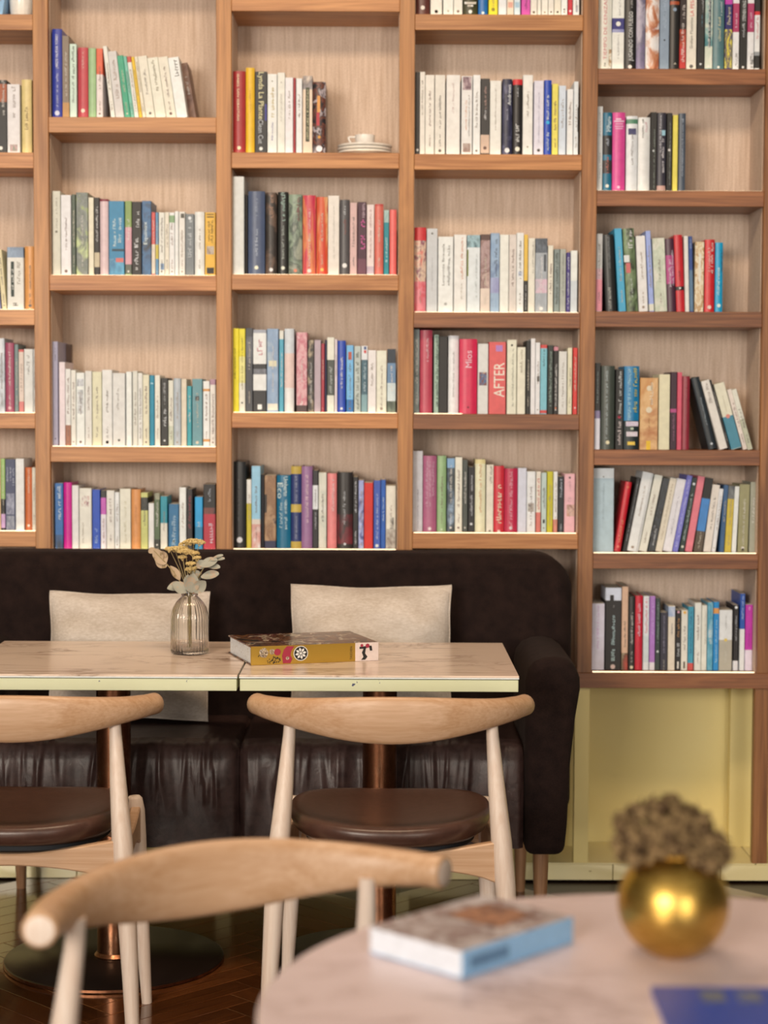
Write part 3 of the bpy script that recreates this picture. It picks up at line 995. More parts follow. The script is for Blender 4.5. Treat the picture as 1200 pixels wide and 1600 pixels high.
row((2, 4), 'lowest shelf, third column', 330, 690, B_, 650, 0.045, [
    (135, 208, 122, '2a2a2a', {'r': 1, 'g': [(230, 480, '6c6a66', -0.1, 0.14)], 'e': [(595, 'e0dcd8', 0.5)]}), (214, 243, 230, 'd0ba2c', {'b': [(230, 375, 'ece4d4')]}),
    (244, 298, 148, '9ccada', {'b': [(470, 500, ('d8dccc', 'e8c8b0')), (500, 650, ('e8d0c0', 'd89888', 'f0e8dc'))], 'n': 'light blue'}), (300, 320, 200, '1e1e28', {'back': 0.02, 'plain': 1}),
    (322, 392, 205, ('a87c54', '8c6444', 'b89068', '4c3c3c'), {'b': [(600, 650, '2a2c4c')], 'q': [(320, 430, '2a2422', -0.4, 0.2)], 'n': 'brown', 'plain': 1}),
    (396, 480, 203, '146c8a', {'r': 1, 't': [('Umberto', 212, 330, 'e8f0ee', 'down', 0.15, 0.3), ('Eco', 250, 345, 'e8f0ee', 'down', -0.26, 0.36)], 'g': [(360, 530, 'd8e8e8', 0.15, 0.2), (370, 520, 'd8e8e8', -0.2, 0.2)]}),
    (482, 545, 150, '2a3768', {'r': 1, 'b': [(150, 196, 'c8a848'), (380, 428, 'd0b050'), (605, 650, 'c8a848')], 'g': [(215, 360, 'a8acbc', 0, 0.2), (450, 590, 'a8acbc', 0, 0.2)], 'n': 'navy and gold'}),
    (546, 611, 150, '9e7094', {'r': 1, 'g': [(200, 510, 'ecc8c4', 0, 0.26)]}), (613, 646, 175, '2a282a', {'b': [(265, 410, 'ece8e4')], 'g': [(290, 390, '5c5450', 0, 0.3), (430, 530, 'e0dcd8', 0, 0.3)]}),
    (649, 697, 188, ('ece4d0', 'e0d8c0', 'c8ccb8'), {'n': 'cream'}), (702, 758, 193, 'f08a84', {'r': 1, 'g': [(230, 420, 'f8dcd4', 0.1, 0.3)]}),
    (762, 855, 186, '2c2624', {'r': 1, 'b': [(440, 620, ('3a2424', '7c2830', '2c2220'))], 'g': [(300, 500, 'c8c4c0', -0.05, 0.16)], 'e': [(620, 'd8d4d0', 0.16)], 'n': 'black'}),
    (857, 887, 215, '262324', {'g': [(240, 430, 'e8e4e0', 0, 0.36), (540, 620, 'e8e4e0', 0, 0.3)]}), (890, 922, 235, ('d4d8ec', 'a8acd4', '2c3478'), {'s': 50, 'n': 'pale blue patterned'}),
    (924, 978, 250, 'dc281e', {'plain': 1}), (982, 1023, 236, '3e5cae', {'g': [(320, 590, 'd8dcec', 0, 0.3)], 'e': [(630, 'e8ecf4', 0.5)]}), (1025, 1054, 232, '1f5cae', {'g': [(340, 480, 'c8d8ec', 0, 0.3)]}),
    (1056, 1116, 268, 'f0e4cc', {'q': [(460, 530, ('3c3430', 'f0e4cc'), 0.1, 0.4), (530, 650, ('d8ccb8', '8c7c6c'), 0, 0.9)]})])
# ---- fourth column
row((3, 0), 'topmost shelf in view, fourth column', 630, 0, D_, 92, 0.0215, [
    (70, 172, -420, '5c2e26', {'r': 1, 'e': [(50, 'ecdcc8', 0.3)]}), (176, 252, -400, 'f0e4d0', {'e': [(74, 'a89c84', 0.24)]}), (258, 324, -420, 'f2ead8', {'e': [(72, 'c0b49c', 0.24)]}), (326, 383, -410, 'f0e6d2'),
    (387, 480, -400, ('4c4a24', '35331c', '6c6a34'), {'r': 1, 'q': [(13, 27, ('f4ece0', 'c8b8a0', 'f4ece0'), 0, 0.82), (32, 43, ('f4ece0', 'c8b8a0', 'f4ece0'), 0, 0.4)], 'plain': 1, 'e': [(76, 'f0e8d8', 0.26)], 'n': 'dark olive'}),
    (485, 546, -430, '1f6caa', {'r': 1, 'e': [(84, 'e8eef0', 0.3)]}), (552, 611, -400, 'f4de18', {'e': [(62, '8c7c18', 0.4)]}), (615, 668, -390, 'ece8e2', {'plain': 1}),
    (670, 715, -380, 'f0d8bc', {'q': [(15, 50, 'e8a890', 0, 0.7)]}), (717, 757, -400, 'd8e2e4', {'q': [(15, 50, 'a8c4d0', 0, 0.7)]}), (764, 821, -410, 'd84aa2', {'g': [(0, 60, '8c2c6c', 0, 0.3)]}),
    (823, 866, -380, 'C', {'e': [(80, '6c5c40', 0.4)]}), (868, 892, -370, 'C'), (894, 936, -390, 'C', {'e': [(80, '9c8c70', 0.3)]}), (938, 974, -380, 'C', {'e': [(80, '9c8c70', 0.3)]}), (976, 1020, -380, 'C', {'e': [(80, '9c8c70', 0.3)]}),
    (1021, 1062, -400, 'f4eee6', {'e': [(62, '4c463c', 0.3)]}), (1065, 1095, -380, 'd02438', {'e': [(72, 'f0dcdc', 0.5)]}), (1097, 1138, -400, 'f2ece4', {'q': [(35, 80, 'a8a8ac', 0.1, 0.36)]})])
row((3, 1), 'second shelf in view, fourth column', 630, 90, D_, 618, 0.0215, [
    (60, 101, 93, '231e1d', {'g': [(200, 450, '4c4440', 0, 0.2)], 'e': [(598, 'd0c8bc', 0.5)]}), (103, 140, 93, 'efe3cf', {'g': [(150, 370, '8c8070', 0, 0.3)]}), (141, 200, 113, 'C'), (203, 270, 113, 'C'), (277, 366, 113, 'f3e8d8', {'g': [(170, 360, 'd4b8ac', 0, 0.16)]}),
    (375, 445, 120, 'f0e7da', {'q': [(125, 210, ('5c3c44', '9c7c80', 'd8c0b8'), 0, 0.8), (555, 612, ('8c6c60', 'c0a898'), 0, 0.7)], 'g': [(250, 510, '6c645c', 0.2, 0.14), (280, 470, 'e0a888', -0.1, 0.2)]}), (449, 497, 113, 'f4ede2'),
    (499, 557, 136, '2e2b2a', {'b': [(500, 618, 'dcb89c')], 'g': [(190, 330, 'c89c8c', 0, 0.24), (340, 400, 'f0e8e0', 0, 0.24)], 'e': [(585, '6c4c40', 0.4)], 'n': 'black and beige'}), (559, 632, 150, 'f2e9d8', {'g': [(180, 470, 'a89c8c', 0, 0.14)]}),
    (639, 703, 138, ('3b3a54', '2c2c40', '6c6a84'), {'r': 1, 't': [('Andrews', 175, 308, 'ece8ec', 'up', 0.2, 0.34)], 'g': [(330, 410, 'b8b4c0', 0, 0.16)], 'e': [(600, 'ece4dc', 0.5)], 'n': 'purple'}),
    (707, 768, 140, '231f1e', {'r': 1, 'b': [(140, 176, 'd82830')], 'g': [(200, 270, 'e8e4de', 0, 0.16), (430, 545, 'f2ece4', 0, 0.36)], 'e': [(592, 'ece4cc', 0.5)], 'n': 'black with red head'}),
    (771, 836, 113, 'f3eada', {'e': [(578, '7c6c40', 0.16)]}), (843, 906, 150, 'e8deea', {'g': [(230, 550, 'a8a0b0', 0, 0.16)], 'e': [(600, '4c4440', 0.34)]}),
    (909, 957, 146, '2449ac', {'r': 1, 'g': [(250, 400, 'f0f0f0', 0, 0.3), (485, 600, 'e8ecf4', 0, 0.36)], 'e': [(420, '30b4dc', 0.5)]}), (960, 1000, 170, 'f2de60'), (1003, 1050, 182, 'd9dee2'), (1056, 1097, 205, 'f2ece2'),
    (1100, 1130, 155, 'e8e8e4', {'q': [(320, 480, '2c2a28', 0.4, 0.16)]})])
row((3, 2), 'third shelf in view, fourth column', 630, 330, D_, 655, 0.0215, [
    (57, 146, 105, ('d83c3c', 'e8a088', 'e8c8a8', '8c3c58', 'd8d0b8'), {'r': 1, 's': 34, 'b': [(105, 190, 'd83e40'), (455, 655, ('e05a60', 'e8888c', 'dc4c54'))], 'n': 'red'}), (150, 220, 113, 'd2cfc8', {'g': [(300, 520, 'b0aca4', 0, 0.14)], 'e': [(145, '5c5850', 0.2)]}),
    (224, 322, 165, 'f3eee4', {'t': [('Leopoldo Brizuela', 212, 480, '5c5854', 'up', -0.14, 0.2)], 'g': [(220, 480, '8c8880', 0.2, 0.17)], 'e': [(600, 'b0aaa0', 0.2)]}),
    (326, 408, 152, 'f3eadb', {'g': [(175, 440, 'e0906c', 0.12, 0.2), (470, 570, 'b4a890', 0.1, 0.14)]}), (411, 495, 155, 'e8e8e0', {'b': [(155, 235, ('2c4044', 'a8c4c4', '4c6c70'))], 'g': [(280, 560, 'b8bcb4', 0.2, 0.16)], 'q': [(250, 420, '7c8428', -0.46, 0.1)]}),
    (497, 560, 150, ('9c7c74', 'b89890', '8c6860', 'd8b8a8'), {'b': [(150, 188, '5c4038'), (500, 655, ('dcc4b0', 'f0d8c0'))], 'n': 'brown and pink'}), (562, 620, 142, ('8fa8c0', 'a4b8c8', '7c90ac'), {'n': 'grey blue', 'g': [(180, 420, '4c5468', 0.1, 0.34)], 'b': [(430, 530, ('8c88b0', 'b0b4cc'))]}),
    (622, 680, 152, 'f3ecd9', {'plain': 1}), (682, 730, 152, 'e5d5c4'), (731, 777, 140, 'f4eee4', {'q': [(390, 420, 'c8ccd4', 0, 0.5)]}), (778, 804, 152, 'f0c04c', {'b': [(450, 655, '2a2724')], 'g': [(480, 640, 'd8d0c4', 0, 0.3)], 'n': 'yellow and black'}),
    (806, 850, 175, 'efe4cc', {'g': [(200, 400, '4c463c', 0.2, 0.2)]}), (852, 930, 176, ('b8bab8', 'a4a6a6', 'd0ccc4'), {'b': [(176, 270, ('3c4044', '6c7278', '2c3034')), (440, 530, ('d8a8b4', 'e0c0c4', 'b8b4b4'))], 'q': [(280, 390, '4c5054', 0.3, 0.2)], 'n': 'grey rose-printed'}),
    (933, 968, 222, 'f0e5cb'), (973, 1009, 246, '8c958c', {'g': [(260, 600, '3c443c', 0, 0.5)]}), (1011, 1050, 246, 'b4b4a4', {'g': [(280, 550, '7c7c70', 0, 0.3)]}), (1053, 1077, 268, '4a3a80', {'g': [(290, 640, 'ece8f0', 0, 0.5)]}), (1080, 1124, 255, 'f2f0ea', {'b': [(450, 655, 'd8dcd8')], 'plain': 1})])
row((3, 3), 'fourth shelf in view, fourth column', 630, 490, D_, 645, 0.035, [
    (57, 104, 102, ('6c766a', '8c948c', '4c544c'), {'n': 'dark grey'}), (107, 186, 107, 'c44a5a', {'r': 1, 'g': [(165, 310, 'f0ccc8', 0.1, 0.2)]}), (197, 228, 138, 'a8bca4', {'g': [(150, 600, '2c342c', 0.1, 0.6)], 'n': 'green'}), (229, 286, 148, '221f1e', {'plain': 1}),
    (290, 357, 143, 'f0e9df', {'g': [(250, 540, '8c8078', 0, 0.14)], 'r': 1}), (362, 476, 165, 'dc2a50', {'r': 1, 't': [('Mios', 240, 350, 'f4ccd0', 'up', 0.02, 0.36)], 'e': [(606, '8c1c34', 0.12)], 'd': 0.15, 'back': -0.02}),
    (480, 548, 195, 'e6dfd2', {'back': -0.02, 'q': [(380, 465, ('e8a03c', '3c6c94', '8c4c34', '2c4c74'), 0, 0.75)], 'plain': 1}), (552, 662, 184, 'e6625e', {'back': -0.02, 't': [('AFTER', 318, 540, 'f8ead2', 'up', 0.1, 0.62)], 'q': [(205, 245, ('a878c0', 'c888b0'), 0.1, 0.4)]}),
    (669, 731, 170, 'efe6c8', {'back': -0.02, 'g': [(230, 600, '8c8c74', 0.1, 0.2)], 'e': [(205, '2c2a26', 0.24)]}), (734, 788, 218, 'f0e5c8', {'back': -0.02, 'g': [(240, 380, 'a8987c', 0, 0.3)]}), (792, 820, 175, '2a2724', {'back': -0.02}), (822, 852, 162, 'f3eae4', {'back': -0.02, 'plain': 1}), (853, 883, 188, 'f2eae0', {'back': -0.02, 'q': [(405, 440, '2c2826', 0.1, 0.5)]}),
    (885, 928, 203, '86c2c8', {'back': -0.02, 'b': [(203, 225, 'd84a44'), (625, 645, 'd84a44')], 'g': [(235, 340, '2c3c44', 0, 0.3)]}), (931, 968, 205, '2c322c', {'back': -0.02, 'g': [(240, 600, 'a8b8a4', 0, 0.4)]}), (970, 1000, 210, '25211f', {'back': -0.02, 'b': [(215, 240, 'd88c94')], 'e': [(612, 'e8885c', 0.4)]}),
    (1003, 1056, 245, 'e6dfd0', {'back': -0.02}), (1060, 1090, 222, 'eee2bc', {'back': -0.02}), (1095, 1124, 222, 'de3e38', {'back': -0.02, 'e': [(610, 'f0d0c8', 0.4)]})])
row((3, 4), 'lowest shelf, fourth column', 630, 680, D_, 640, 0.05, [
    (55, 124, 103, 'eae4e8', {'r': 1, 'g': [(350, 600, '9c949c', 0, 0.16)]}), (127, 214, 134, 'b2627e', {'r': 1, 'g': [(170, 400, 'e0b4c0', 0.24, 0.16), (170, 460, 'e0b4c0', 0, 0.16), (170, 460, 'e0b4c0', -0.24, 0.16)], 'e': [(605, 'f0d8d4', 0.26)]}), (218, 276, 134, '9cb880', {'r': 1, 'e': [(610, 'd8e0b8', 0.24)]}),
    (281, 331, 150, ('2c302c', '4c5860', 'a8bccc'), {'b': [(150, 212, '88acc8')], 'n': 'dark blue-topped'}), (333, 380, 143, 'f2e8cf'), (382, 415, 160, '4e524a'), (418, 460, 205, '222224', {'g': [(260, 520, 'd0ccc8', 0, 0.36)], 'e': [(575, 'e0dcd8', 0.4)]}),
    (463, 529, 157, 'f0e6bc', {'r': 1, 'g': [(190, 500, 'd89c5c', 0, 0.26)], 'b': [(157, 185, 'ecd898')]}), (535, 582, 192, 'efe2c8', {'g': [(200, 310, '5c564c', 0.1, 0.36)], 'e': [(620, '4c463c', 0.3)]}), (584, 651, 200, 'd6323e', {'r': 1, 'g': [(330, 570, 'f6e0bc', 0, 0.5)], 'e': [(622, 'f0d0bc', 0.3)]}),
    (653, 737, 216, 'c22a4a', {'r': 1, 'g': [(230, 600, 'e8a4ac', 0, 0.24)], 'e': [(600, 'f0d8d4', 0.26)]}), (739, 795, 213, 'deDAde', {'plain': 1}), (797, 853, 235, 'f0ebe2', {'q': [(440, 495, ('8c7c6c', 'c0b4a4', '4c4440'), 0, 0.7)]}), (857, 888, 235, 'f0e0c8', {'b': [(500, 640, 'dc7868')], 'g': [(270, 480, 'd05048', 0, 0.5)]}),
    (891, 925, 243, 'c6d2c4', {'q': [(545, 570, '2c2a26', 0, 0.4)]}), (928, 966, 236, 'd2c424'), (968, 996, 236, 'f2ece2', {'b': [(545, 640, 'dc8c74')]}), (999, 1036, 268, '22262a', {'g': [(290, 400, 'd0d4d8', 0, 0.36), (580, 630, 'd0d4d8', 0, 0.3)]}), (1039, 1108, 250, 'eeb6b6', {'q': [(450, 525, ('c87c5c', 'd8b4a0', '8c4c3c'), 0.1, 0.75)], 'e': [(275, '3c2c2c', 0.2)], 'g': [(300, 430, 'd09ca0', 0, 0.3)]})])
# ---- right-hand column
row((4, 1), 'top shelf, right column', 910, 0, D_, 442, 0.0215, [
    (82, 188, -150, ('f2ead4', 'ece2cc', 'f4ecda'), {'r': 1, 't': [('TIEMPO DE CENIZAS', -10, 385, 'd0686c', 'up', 0.02, 0.24)], 'q': [(320, 430, ('6c4c38', 'b8946c', 'f2ead4'), 0.4, 0.2)], 'g': [(415, 430, '4c443c', 0, 0.2)], 'n': 'cream'}),
    (190, 268, -120, 'f2ebda', {'b': [(118, 190, '2c2c74'), (190, 210, ('8c8cb8', 'c8c4d0'))], 'e': [(155, 'f4ecdc', 0.4)], 'g': [(0, 100, 'a8a49c', 0.1, 0.16), (230, 380, 'a8a49c', 0, 0.18)]}),
    (270, 344, -140, '262422', {'r': 1, 't': [('JUGANDO CON FUEGO', 75, 395, 'f2ece0', 'up', 0.1, 0.46)], 'g': [(8, 50, 'd8d0c4', 0.1, 0.16)], 'e': [(432, 'ecdccc', 0.34)]}),
    (347, 404, -120, ('9c90a0', 'b8acb4', '7c7484', '8c7c98'), {'r': 1, 'n': 'purple grey', 'plain': 1}), (407, 495, -140, ('f4ece4', 'f0e2d4', 'd08c64', 'b0603c', 'f0e4d8'), {'r': 1, 'plain': 1, 's': 24, 'n': 'white and rust'}),
    (498, 559, -110, '8f9ca8', {'g': [(0, 180, 'b8c4cc', 0, 0.3)], 'e': [(260, '2c3034', 0.2)]}), (563, 624, -120, '282624', {'r': 1, 'b': [(8, 30, 'b0502c')], 'e': [(62, '8c9cac', 0.4)], 'g': [(415, 432, 'ecdcc0', 0, 0.4)]}),
    (626, 668, -120, '2a1c1c', {'b': [(190, 300, ('7c2420', 'd04c2c', '4c1c1c')), (300, 442, 'c8302c')], 't': [('La Bruja', 150, 260, 'f0e0d0', 'up', 0, 0.5)], 'g': [(10, 130, 'e8d8c8', 0.1, 0.4), (280, 400, 'f4e0d0', 0, 0.5)], 'n': 'black and red'}),
    (671, 735, -120, 'f2e4cc', {'t': [('Graham Masterton', 112, 315, '3c3834', 'up', -0.02, 0.3), ('LA PESADILLA', -110, 104, 'd83c3c', 'up', 0.02, 0.38)], 'e': [(430, '6c645c', 0.4)]}), (739, 787, -110, '211f1e', {'g': [(0, 80, 'c8c4bc', 0.2, 0.24), (95, 170, '5c8c98', 0.1, 0.2)], 'e': [(415, 'e0dcd4', 0.3)]}),
    (790, 840, -110, ('4c8484', '8cb0a8', 'e0dcc0'), {'b': [(300, 442, ('d8dcc0', 'f0e8d0', '8cb0a4'))], 'q': [(0, 305, '1f3c44', 0.1, 0.3)], 'n': 'sea green'}), (843, 915, -130, '5c7e7e', {'r': 1, 'g': [(10, 100, 'e0e4dc', 0.2, 0.2), (110, 265, 'e8dcb0', 0.05, 0.24)], 'e': [(435, 'f0e8d8', 0.24)]}),
    (919, 966, -110, '2c2464', {'b': [(-110, 28, 'd040a8'), (190, 442, ('e8d040', '2c2464', 'f0dc54', '2c2464'))], 's': 45, 'g': [(50, 160, 'd8c8a0', 0, 0.5)], 'n': 'navy and yellow'}),
    (970, 1011, -100, 'f2eae4', {'b': [(22, 208, 'b83c64')], 'g': [(90, 180, 'f0d8dc', 0, 0.3)], 'q': [(345, 440, ('2a2826', 'f2eae4', '2a2826'), 0.2, 0.5)], 'n': 'white and raspberry'}),
    (1013, 1062, -110, '211f1c', {'t': [('STEPHEN KING', 5, 138, 'f0ece4', 'up', 0.08, 0.44)], 'g': [(155, 240, 'e8e4dc', 0, 0.34)], 'e': [(435, 'e8e0d4', 0.3)]}), (1064, 1107, -100, 'f2eae4', {'b': [(22, 208, 'b83c64')], 'g': [(90, 180, 'f0d8dc', 0, 0.3)], 'q': [(345, 440, ('2a2826', 'f2eae4', '2a2826'), 0.2, 0.5)], 'n': 'white and raspberry'}),
    (1110, 1145, -100, 'f2ece8', {'b': [(-100, 74, '23211f'), (74, 98, 'd83034'), (335, 360, 'a0a09c'), (360, 442, '23211f')], 'g': [(110, 250, 'd88c8c', 0, 0.4)], 'n': 'white and black'})])
row((4, 2), 'second shelf down, right column', 910, 150, D_, 610, 0.0215, [
    (79, 126, 68, 'dcd8ce', {'g': [(110, 260, 'a8a49c', 0, 0.3), (360, 540, 'a8a49c', 0, 0.4)]}), (131, 188, 107, '1e6c84', {'r': 1, 'b': [(255, 380, '2a2a2c'), (415, 500, '3c3434')], 'g': [(130, 230, 'd8e4e4', 0.1, 0.5), (265, 320, 'c8ccd0', 0, 0.3), (400, 510, 'd07464', 0, 0.3)], 'e': [(582, 'ece4d0', 0.4)], 'n': 'dark teal'}),
    (192, 274, 106, 'e24c90', {'r': 1, 'plain': 1, 'q': [(145, 155, 'f8d0dc', -0.05, 0.42), (160, 168, 'f4ccd8', 0, 0.8), (178, 184, 'f0b8cc', 0, 0.6), (194, 200, 'f0b8cc', 0, 0.7), (208, 214, 'f0b8cc', 0, 0.6)], 'e': [(590, 'f4c8d8', 0.24)]}),
    (281, 354, 130, 'ece8e0', {'r': 1, 'b': [(150, 180, '5c8c6c')], 'q': [(210, 250, ('2c2c54', '4c4c74'), 0, 0.7)]}), (357, 434, 138, 'f1eadd', {'r': 1, 'g': [(155, 270, '3c3834', -0.12, 0.16), (165, 270, 'd89ca0', 0.14, 0.2)]}), (436, 478, 105, '23211f', {'g': [(220, 600, 'a8b09c', 0.1, 0.16)], 'e': [(355, 'e8e4d8', 0.3)]}),
    (481, 537, 108, '3e3a42', {'r': 1, 'g': [(125, 365, 'd4cccc', -0.16, 0.24), (275, 495, 'f4e8e4', 0.14, 0.3)], 'q': [(222, 256, '9cc4cc', 0.2, 0.4)], 'b': [(580, 610, 'c89c8c')]}), (541, 577, 110, '22201e', {'g': [(170, 580, 'b0b4a4', 0.1, 0.2)], 'e': [(350, 'e8dcd0', 0.5)]}), (581, 614, 124, 'f2dc5c', {'plain': 1}), (619, 664, 112, '4e5660', {'r': 1, 'g': [(150, 520, 'c4c8cc', 0.05, 0.24)]})])
row((4, 3), 'third shelf down, right column', 910, 340, D_, 604, 0.014, [
    (75, 127, 105, 'c4beb4', {'b': [(330, 400, 'd4a8a8'), (400, 604, 'e48c94')], 'n': 'grey and pink'}), (154, 222, 112, '282826', {'tx': 133, 'r': 1, 'g': [(130, 330, '8c8c88', 0, 0.2), (460, 590, 'c0bcac', -0.1, 0.24)]}), (236, 284, 72, '4cacca', {'tx': 206}),
    (290, 362, 72, ('2a2826', '6c7c54', '8c9c70', '23201f'), {'tx': 262, 'r': 1, 'g': [(100, 200, 'f0e8e0', 0.1, 0.4), (400, 520, 'd8dcc8', 0, 0.2)], 'q': [(245, 290, 'ece8dc', -0.3, 0.5), (295, 360, 'd8706c', -0.2, 0.4)], 'n': 'dark olive'}),
    (366, 426, 120, 'f2e9dc', {'tx': 346}), (433, 466, 87, 'a8b4e0', {'tx': 408, 'b': [(560, 604, 'ece4cc')]}), (470, 550, 135, ('dcdcc0', 'c8ccae', 'e8e0c8', 'b8b898'), {'tx': 452, 'n': 'pale green'}),
    (552, 606, 138, '54303f', {'tx': 536, 'r': 1, 'b': [(245, 430, 'b8447c')], 'g': [(210, 440, 'ecd8dc', 0.26, 0.24), (270, 450, 'f4dce4', -0.1, 0.34)], 'n': 'plum'}), (610, 664, 113, 'd22a32', {'tx': 592, 'r': 1, 'b': [(447, 472, '282422')], 'e': [(458, 'f0e8d8', 0.24)], 'g': [(330, 410, '6c1c20', 0, 0.2)]}),
    (666, 693, 120, 'f0e7d6', {'tx': 657, 'plain': 1}), (695, 720, 122, '2c4c8c', {'tx': 686, 'b': [(340, 604, '5c7c94')], 'g': [(140, 200, 'd8e0ec', 0, 0.3)]}), (724, 783, 157, ('e0c090', 'f0dcb8', 'c89c68', 'e8cca0'), {'s': 75, 'hard': True, 'q': [(235, 415, 'f0e4cc', 0.02, 0.26)], 'n': 'tan checked', 'plain': 1}),
    (788, 852, 142, 'da2a30', {'r': 1, 'g': [(170, 360, 'f8e0d0', 0.2, 0.26), (200, 350, 'f4ccbc', -0.1, 0.24)], 'e': [(580, 'f4d8c4', 0.4)]}), (857, 906, 162, '0fa2c8', {'tx': 862, 'r': 1, 'g': [(210, 350, '0c4c68', 0.3, 0.24), (330, 500, 'd8f0f4', -0.1, 0.36)], 'e': [(570, 'e8f4f4', 0.5)]})])
row((4, 4), 'fourth shelf down, right column', 910, 550, D_, 632, 0.012, [
    (66, 113, 72, '262422', {'b': [(380, 430, '8c7c98'), (430, 632, ('ece4e0', 'd8d0d4'))], 'g': [(130, 330, '9ca89c', 0, 0.2)], 'n': 'black and white'}), (119, 205, 90, '474c42', {'r': 1, 'g': [(120, 560, 'c0c8c0', -0.1, 0.16)], 'e': [(585, 'ecdcb0', 0.3)]}), (211, 262, 112, '22201f', {'g': [(130, 420, 'f0ece8', 0.05, 0.36), (450, 600, 'ecd8cc', 0, 0.4)], 'e': [(420, 'c82c4c', 0.4)]}),
    (266, 364, 92, '147ca8', {'r': 1, 'b': [(445, 632, '1a2a2c')], 'g': [(120, 440, 'b0dcec', -0.16, 0.2), (115, 390, 'c8bc5c', 0.22, 0.26)], 'q': [(450, 480, ('ece0e4', 'd0b8c4', 'f0e8ea'), 0.04, 0.82), (489, 503, 'c8d0b0', 0.04, 0.2), (516, 546, ('ece0e4', 'd8c4c4', 'f0e8ea'), 0.04, 0.74), (580, 602, 'f0c84c', 0, 0.5)], 'n': 'blue'}),
    (369, 486, 168, ('dca464', 'd09050', 'e8b87c', 'c07c48'), {'s': 12, 'g': [(200, 340, 'f4e0c0', 0.12, 0.2), (430, 510, 'a86c34', 0, 0.1)], 'e': [(235, 'ecd8b4', 0.3), (375, 'ecd8b4', 0.34)], 'q': [(575, 632, 'f2c02c', -0.02, 0.24)], 'n': 'tan'}), (491, 562, 145, 'eee0b6', {'plain': 1}),
    (565, 607, 130, '3c1e2e', {'b': [(368, 392, 'b8487c')], 'g': [(400, 580, 'a86c84', 0, 0.3)]}), (609, 640, 132, 'e2586c', {'plain': 1}), (643, 690, 157, '982c3a', {'r': 1, 'g': [(170, 500, 'c88484', 0, 0.14)]}),
    (818, 872, 172, '2a3236', {'tx': 705, 'r': 1, 'g': [(300, 480, 'a8b0b0', 0, 0.2)], 'e': [(600, 'd8d8d4', 0.3)]}), (888, 944, 192, 'f0e4d2', {'tx': 768, 'g': [(220, 360, 'a89888', 0, 0.4)]}), (946, 960, 184, '242221', {'tx': 822}),
    (964, 1036, 212, 'efe4c4', {'tx': 850, 'b': [(425, 632, '4a8c9c')], 'e': [(425, 'e8907c', 0.4)], 'g': [(300, 400, 'c8b894', 0, 0.12)], 'n': 'cream and teal'}), (1040, 1070, 246, 'f0dcc8', {'tx': 935}), (1071, 1105, 246, 'ece4cc', {'tx': 958, 'b': [(440, 632, 'c8c4a4')]})])
row((4, 5), 'fifth shelf down, right column', 910, 710, D_, 642, 0.045, [
    (63, 200, 90, 'bccccc', {'b': [(90, 155, 'eceae4')], 'e': [(145, '2c2a28', 0.06)], 'g': [(190, 420, '9cacac', 0, 0.08)], 'd': 0.13}), (203, 245, 182, 'd2222f', {'tx': 278, 'r': 1, 'g': [(430, 570, 'f09c6c', 0, 0.4)], 'e': [(600, 'f0846c', 0.4), (215, 'e8704c', 0.4)]}), (257, 284, 154, '272626', {'tx': 350, 'g': [(180, 560, 'a8a8a4', 0, 0.3)]}),
    (286, 348, 122, 'f2ece0', {'tx': 392}), (349, 359, 126, 'ece6da', {'tx': 450, 'plain': 1}), (361, 415, 140, 'efe6cf', {'tx': 466}), (420, 466, 160, ('222424', '3c4044', '22201e', '8c8c90'), {'tx': 520, 'g': [(490, 590, 'e0dcd4', 0, 0.3)], 'n': 'black'}), (469, 515, 158, 'ecdcc0', {'tx': 575, 'g': [(200, 560, 'b8a484', 0, 0.24)]}),
    (517, 578, 165, 'efe6ea', {'tx': 626, 'g': [(280, 520, 'b0a8ac', 0, 0.2)]}), (580, 617, 140, '807cc8', {'tx': 686, 'g': [(170, 600, 'c8c4e4', 0, 0.4)]}), (622, 657, 155, '2a3a34', {'tx': 726, 'g': [(260, 560, 'b8c4b8', 0, 0.4)], 'e': [(195, 'e8e8e0', 0.5), (600, 'e0d8c0', 0.5)]}), (661, 708, 147, 'ee8088', {'tx': 768, 'plain': 1}),
    (716, 772, 158, '262423', {'tx': 820, 'b': [(290, 500, '4688c4'), (500, 642, '5c4c3c')], 'g': [(510, 610, 'e0d4b8', 0, 0.24)], 'n': 'black and blue'}), (780, 830, 200, 'f0e0cc', {'tx': 866}), (834, 860, 225, 'f0eae6', {'tx': 908}), (884, 914, 200, '3c6084', {'tx': 930}), (918, 960, 205, 'dcbe44', {'tx': 953, 'b': [(205, 290, ('8c8c84', '3c4048'))], 'n': 'yellow'}),
    (963, 993, 208, 'f2eee8', {'tx': 992, 'plain': 1}), (1001, 1068, 195, 'a0986c', {'tx': 1017, 'e': [(618, '5c5438', 0.3)]}), (1076, 1118, 180, 'aaa68e', {'tx': 1088, 'e': [(440, 'd8d4bc', 0.3)]})])
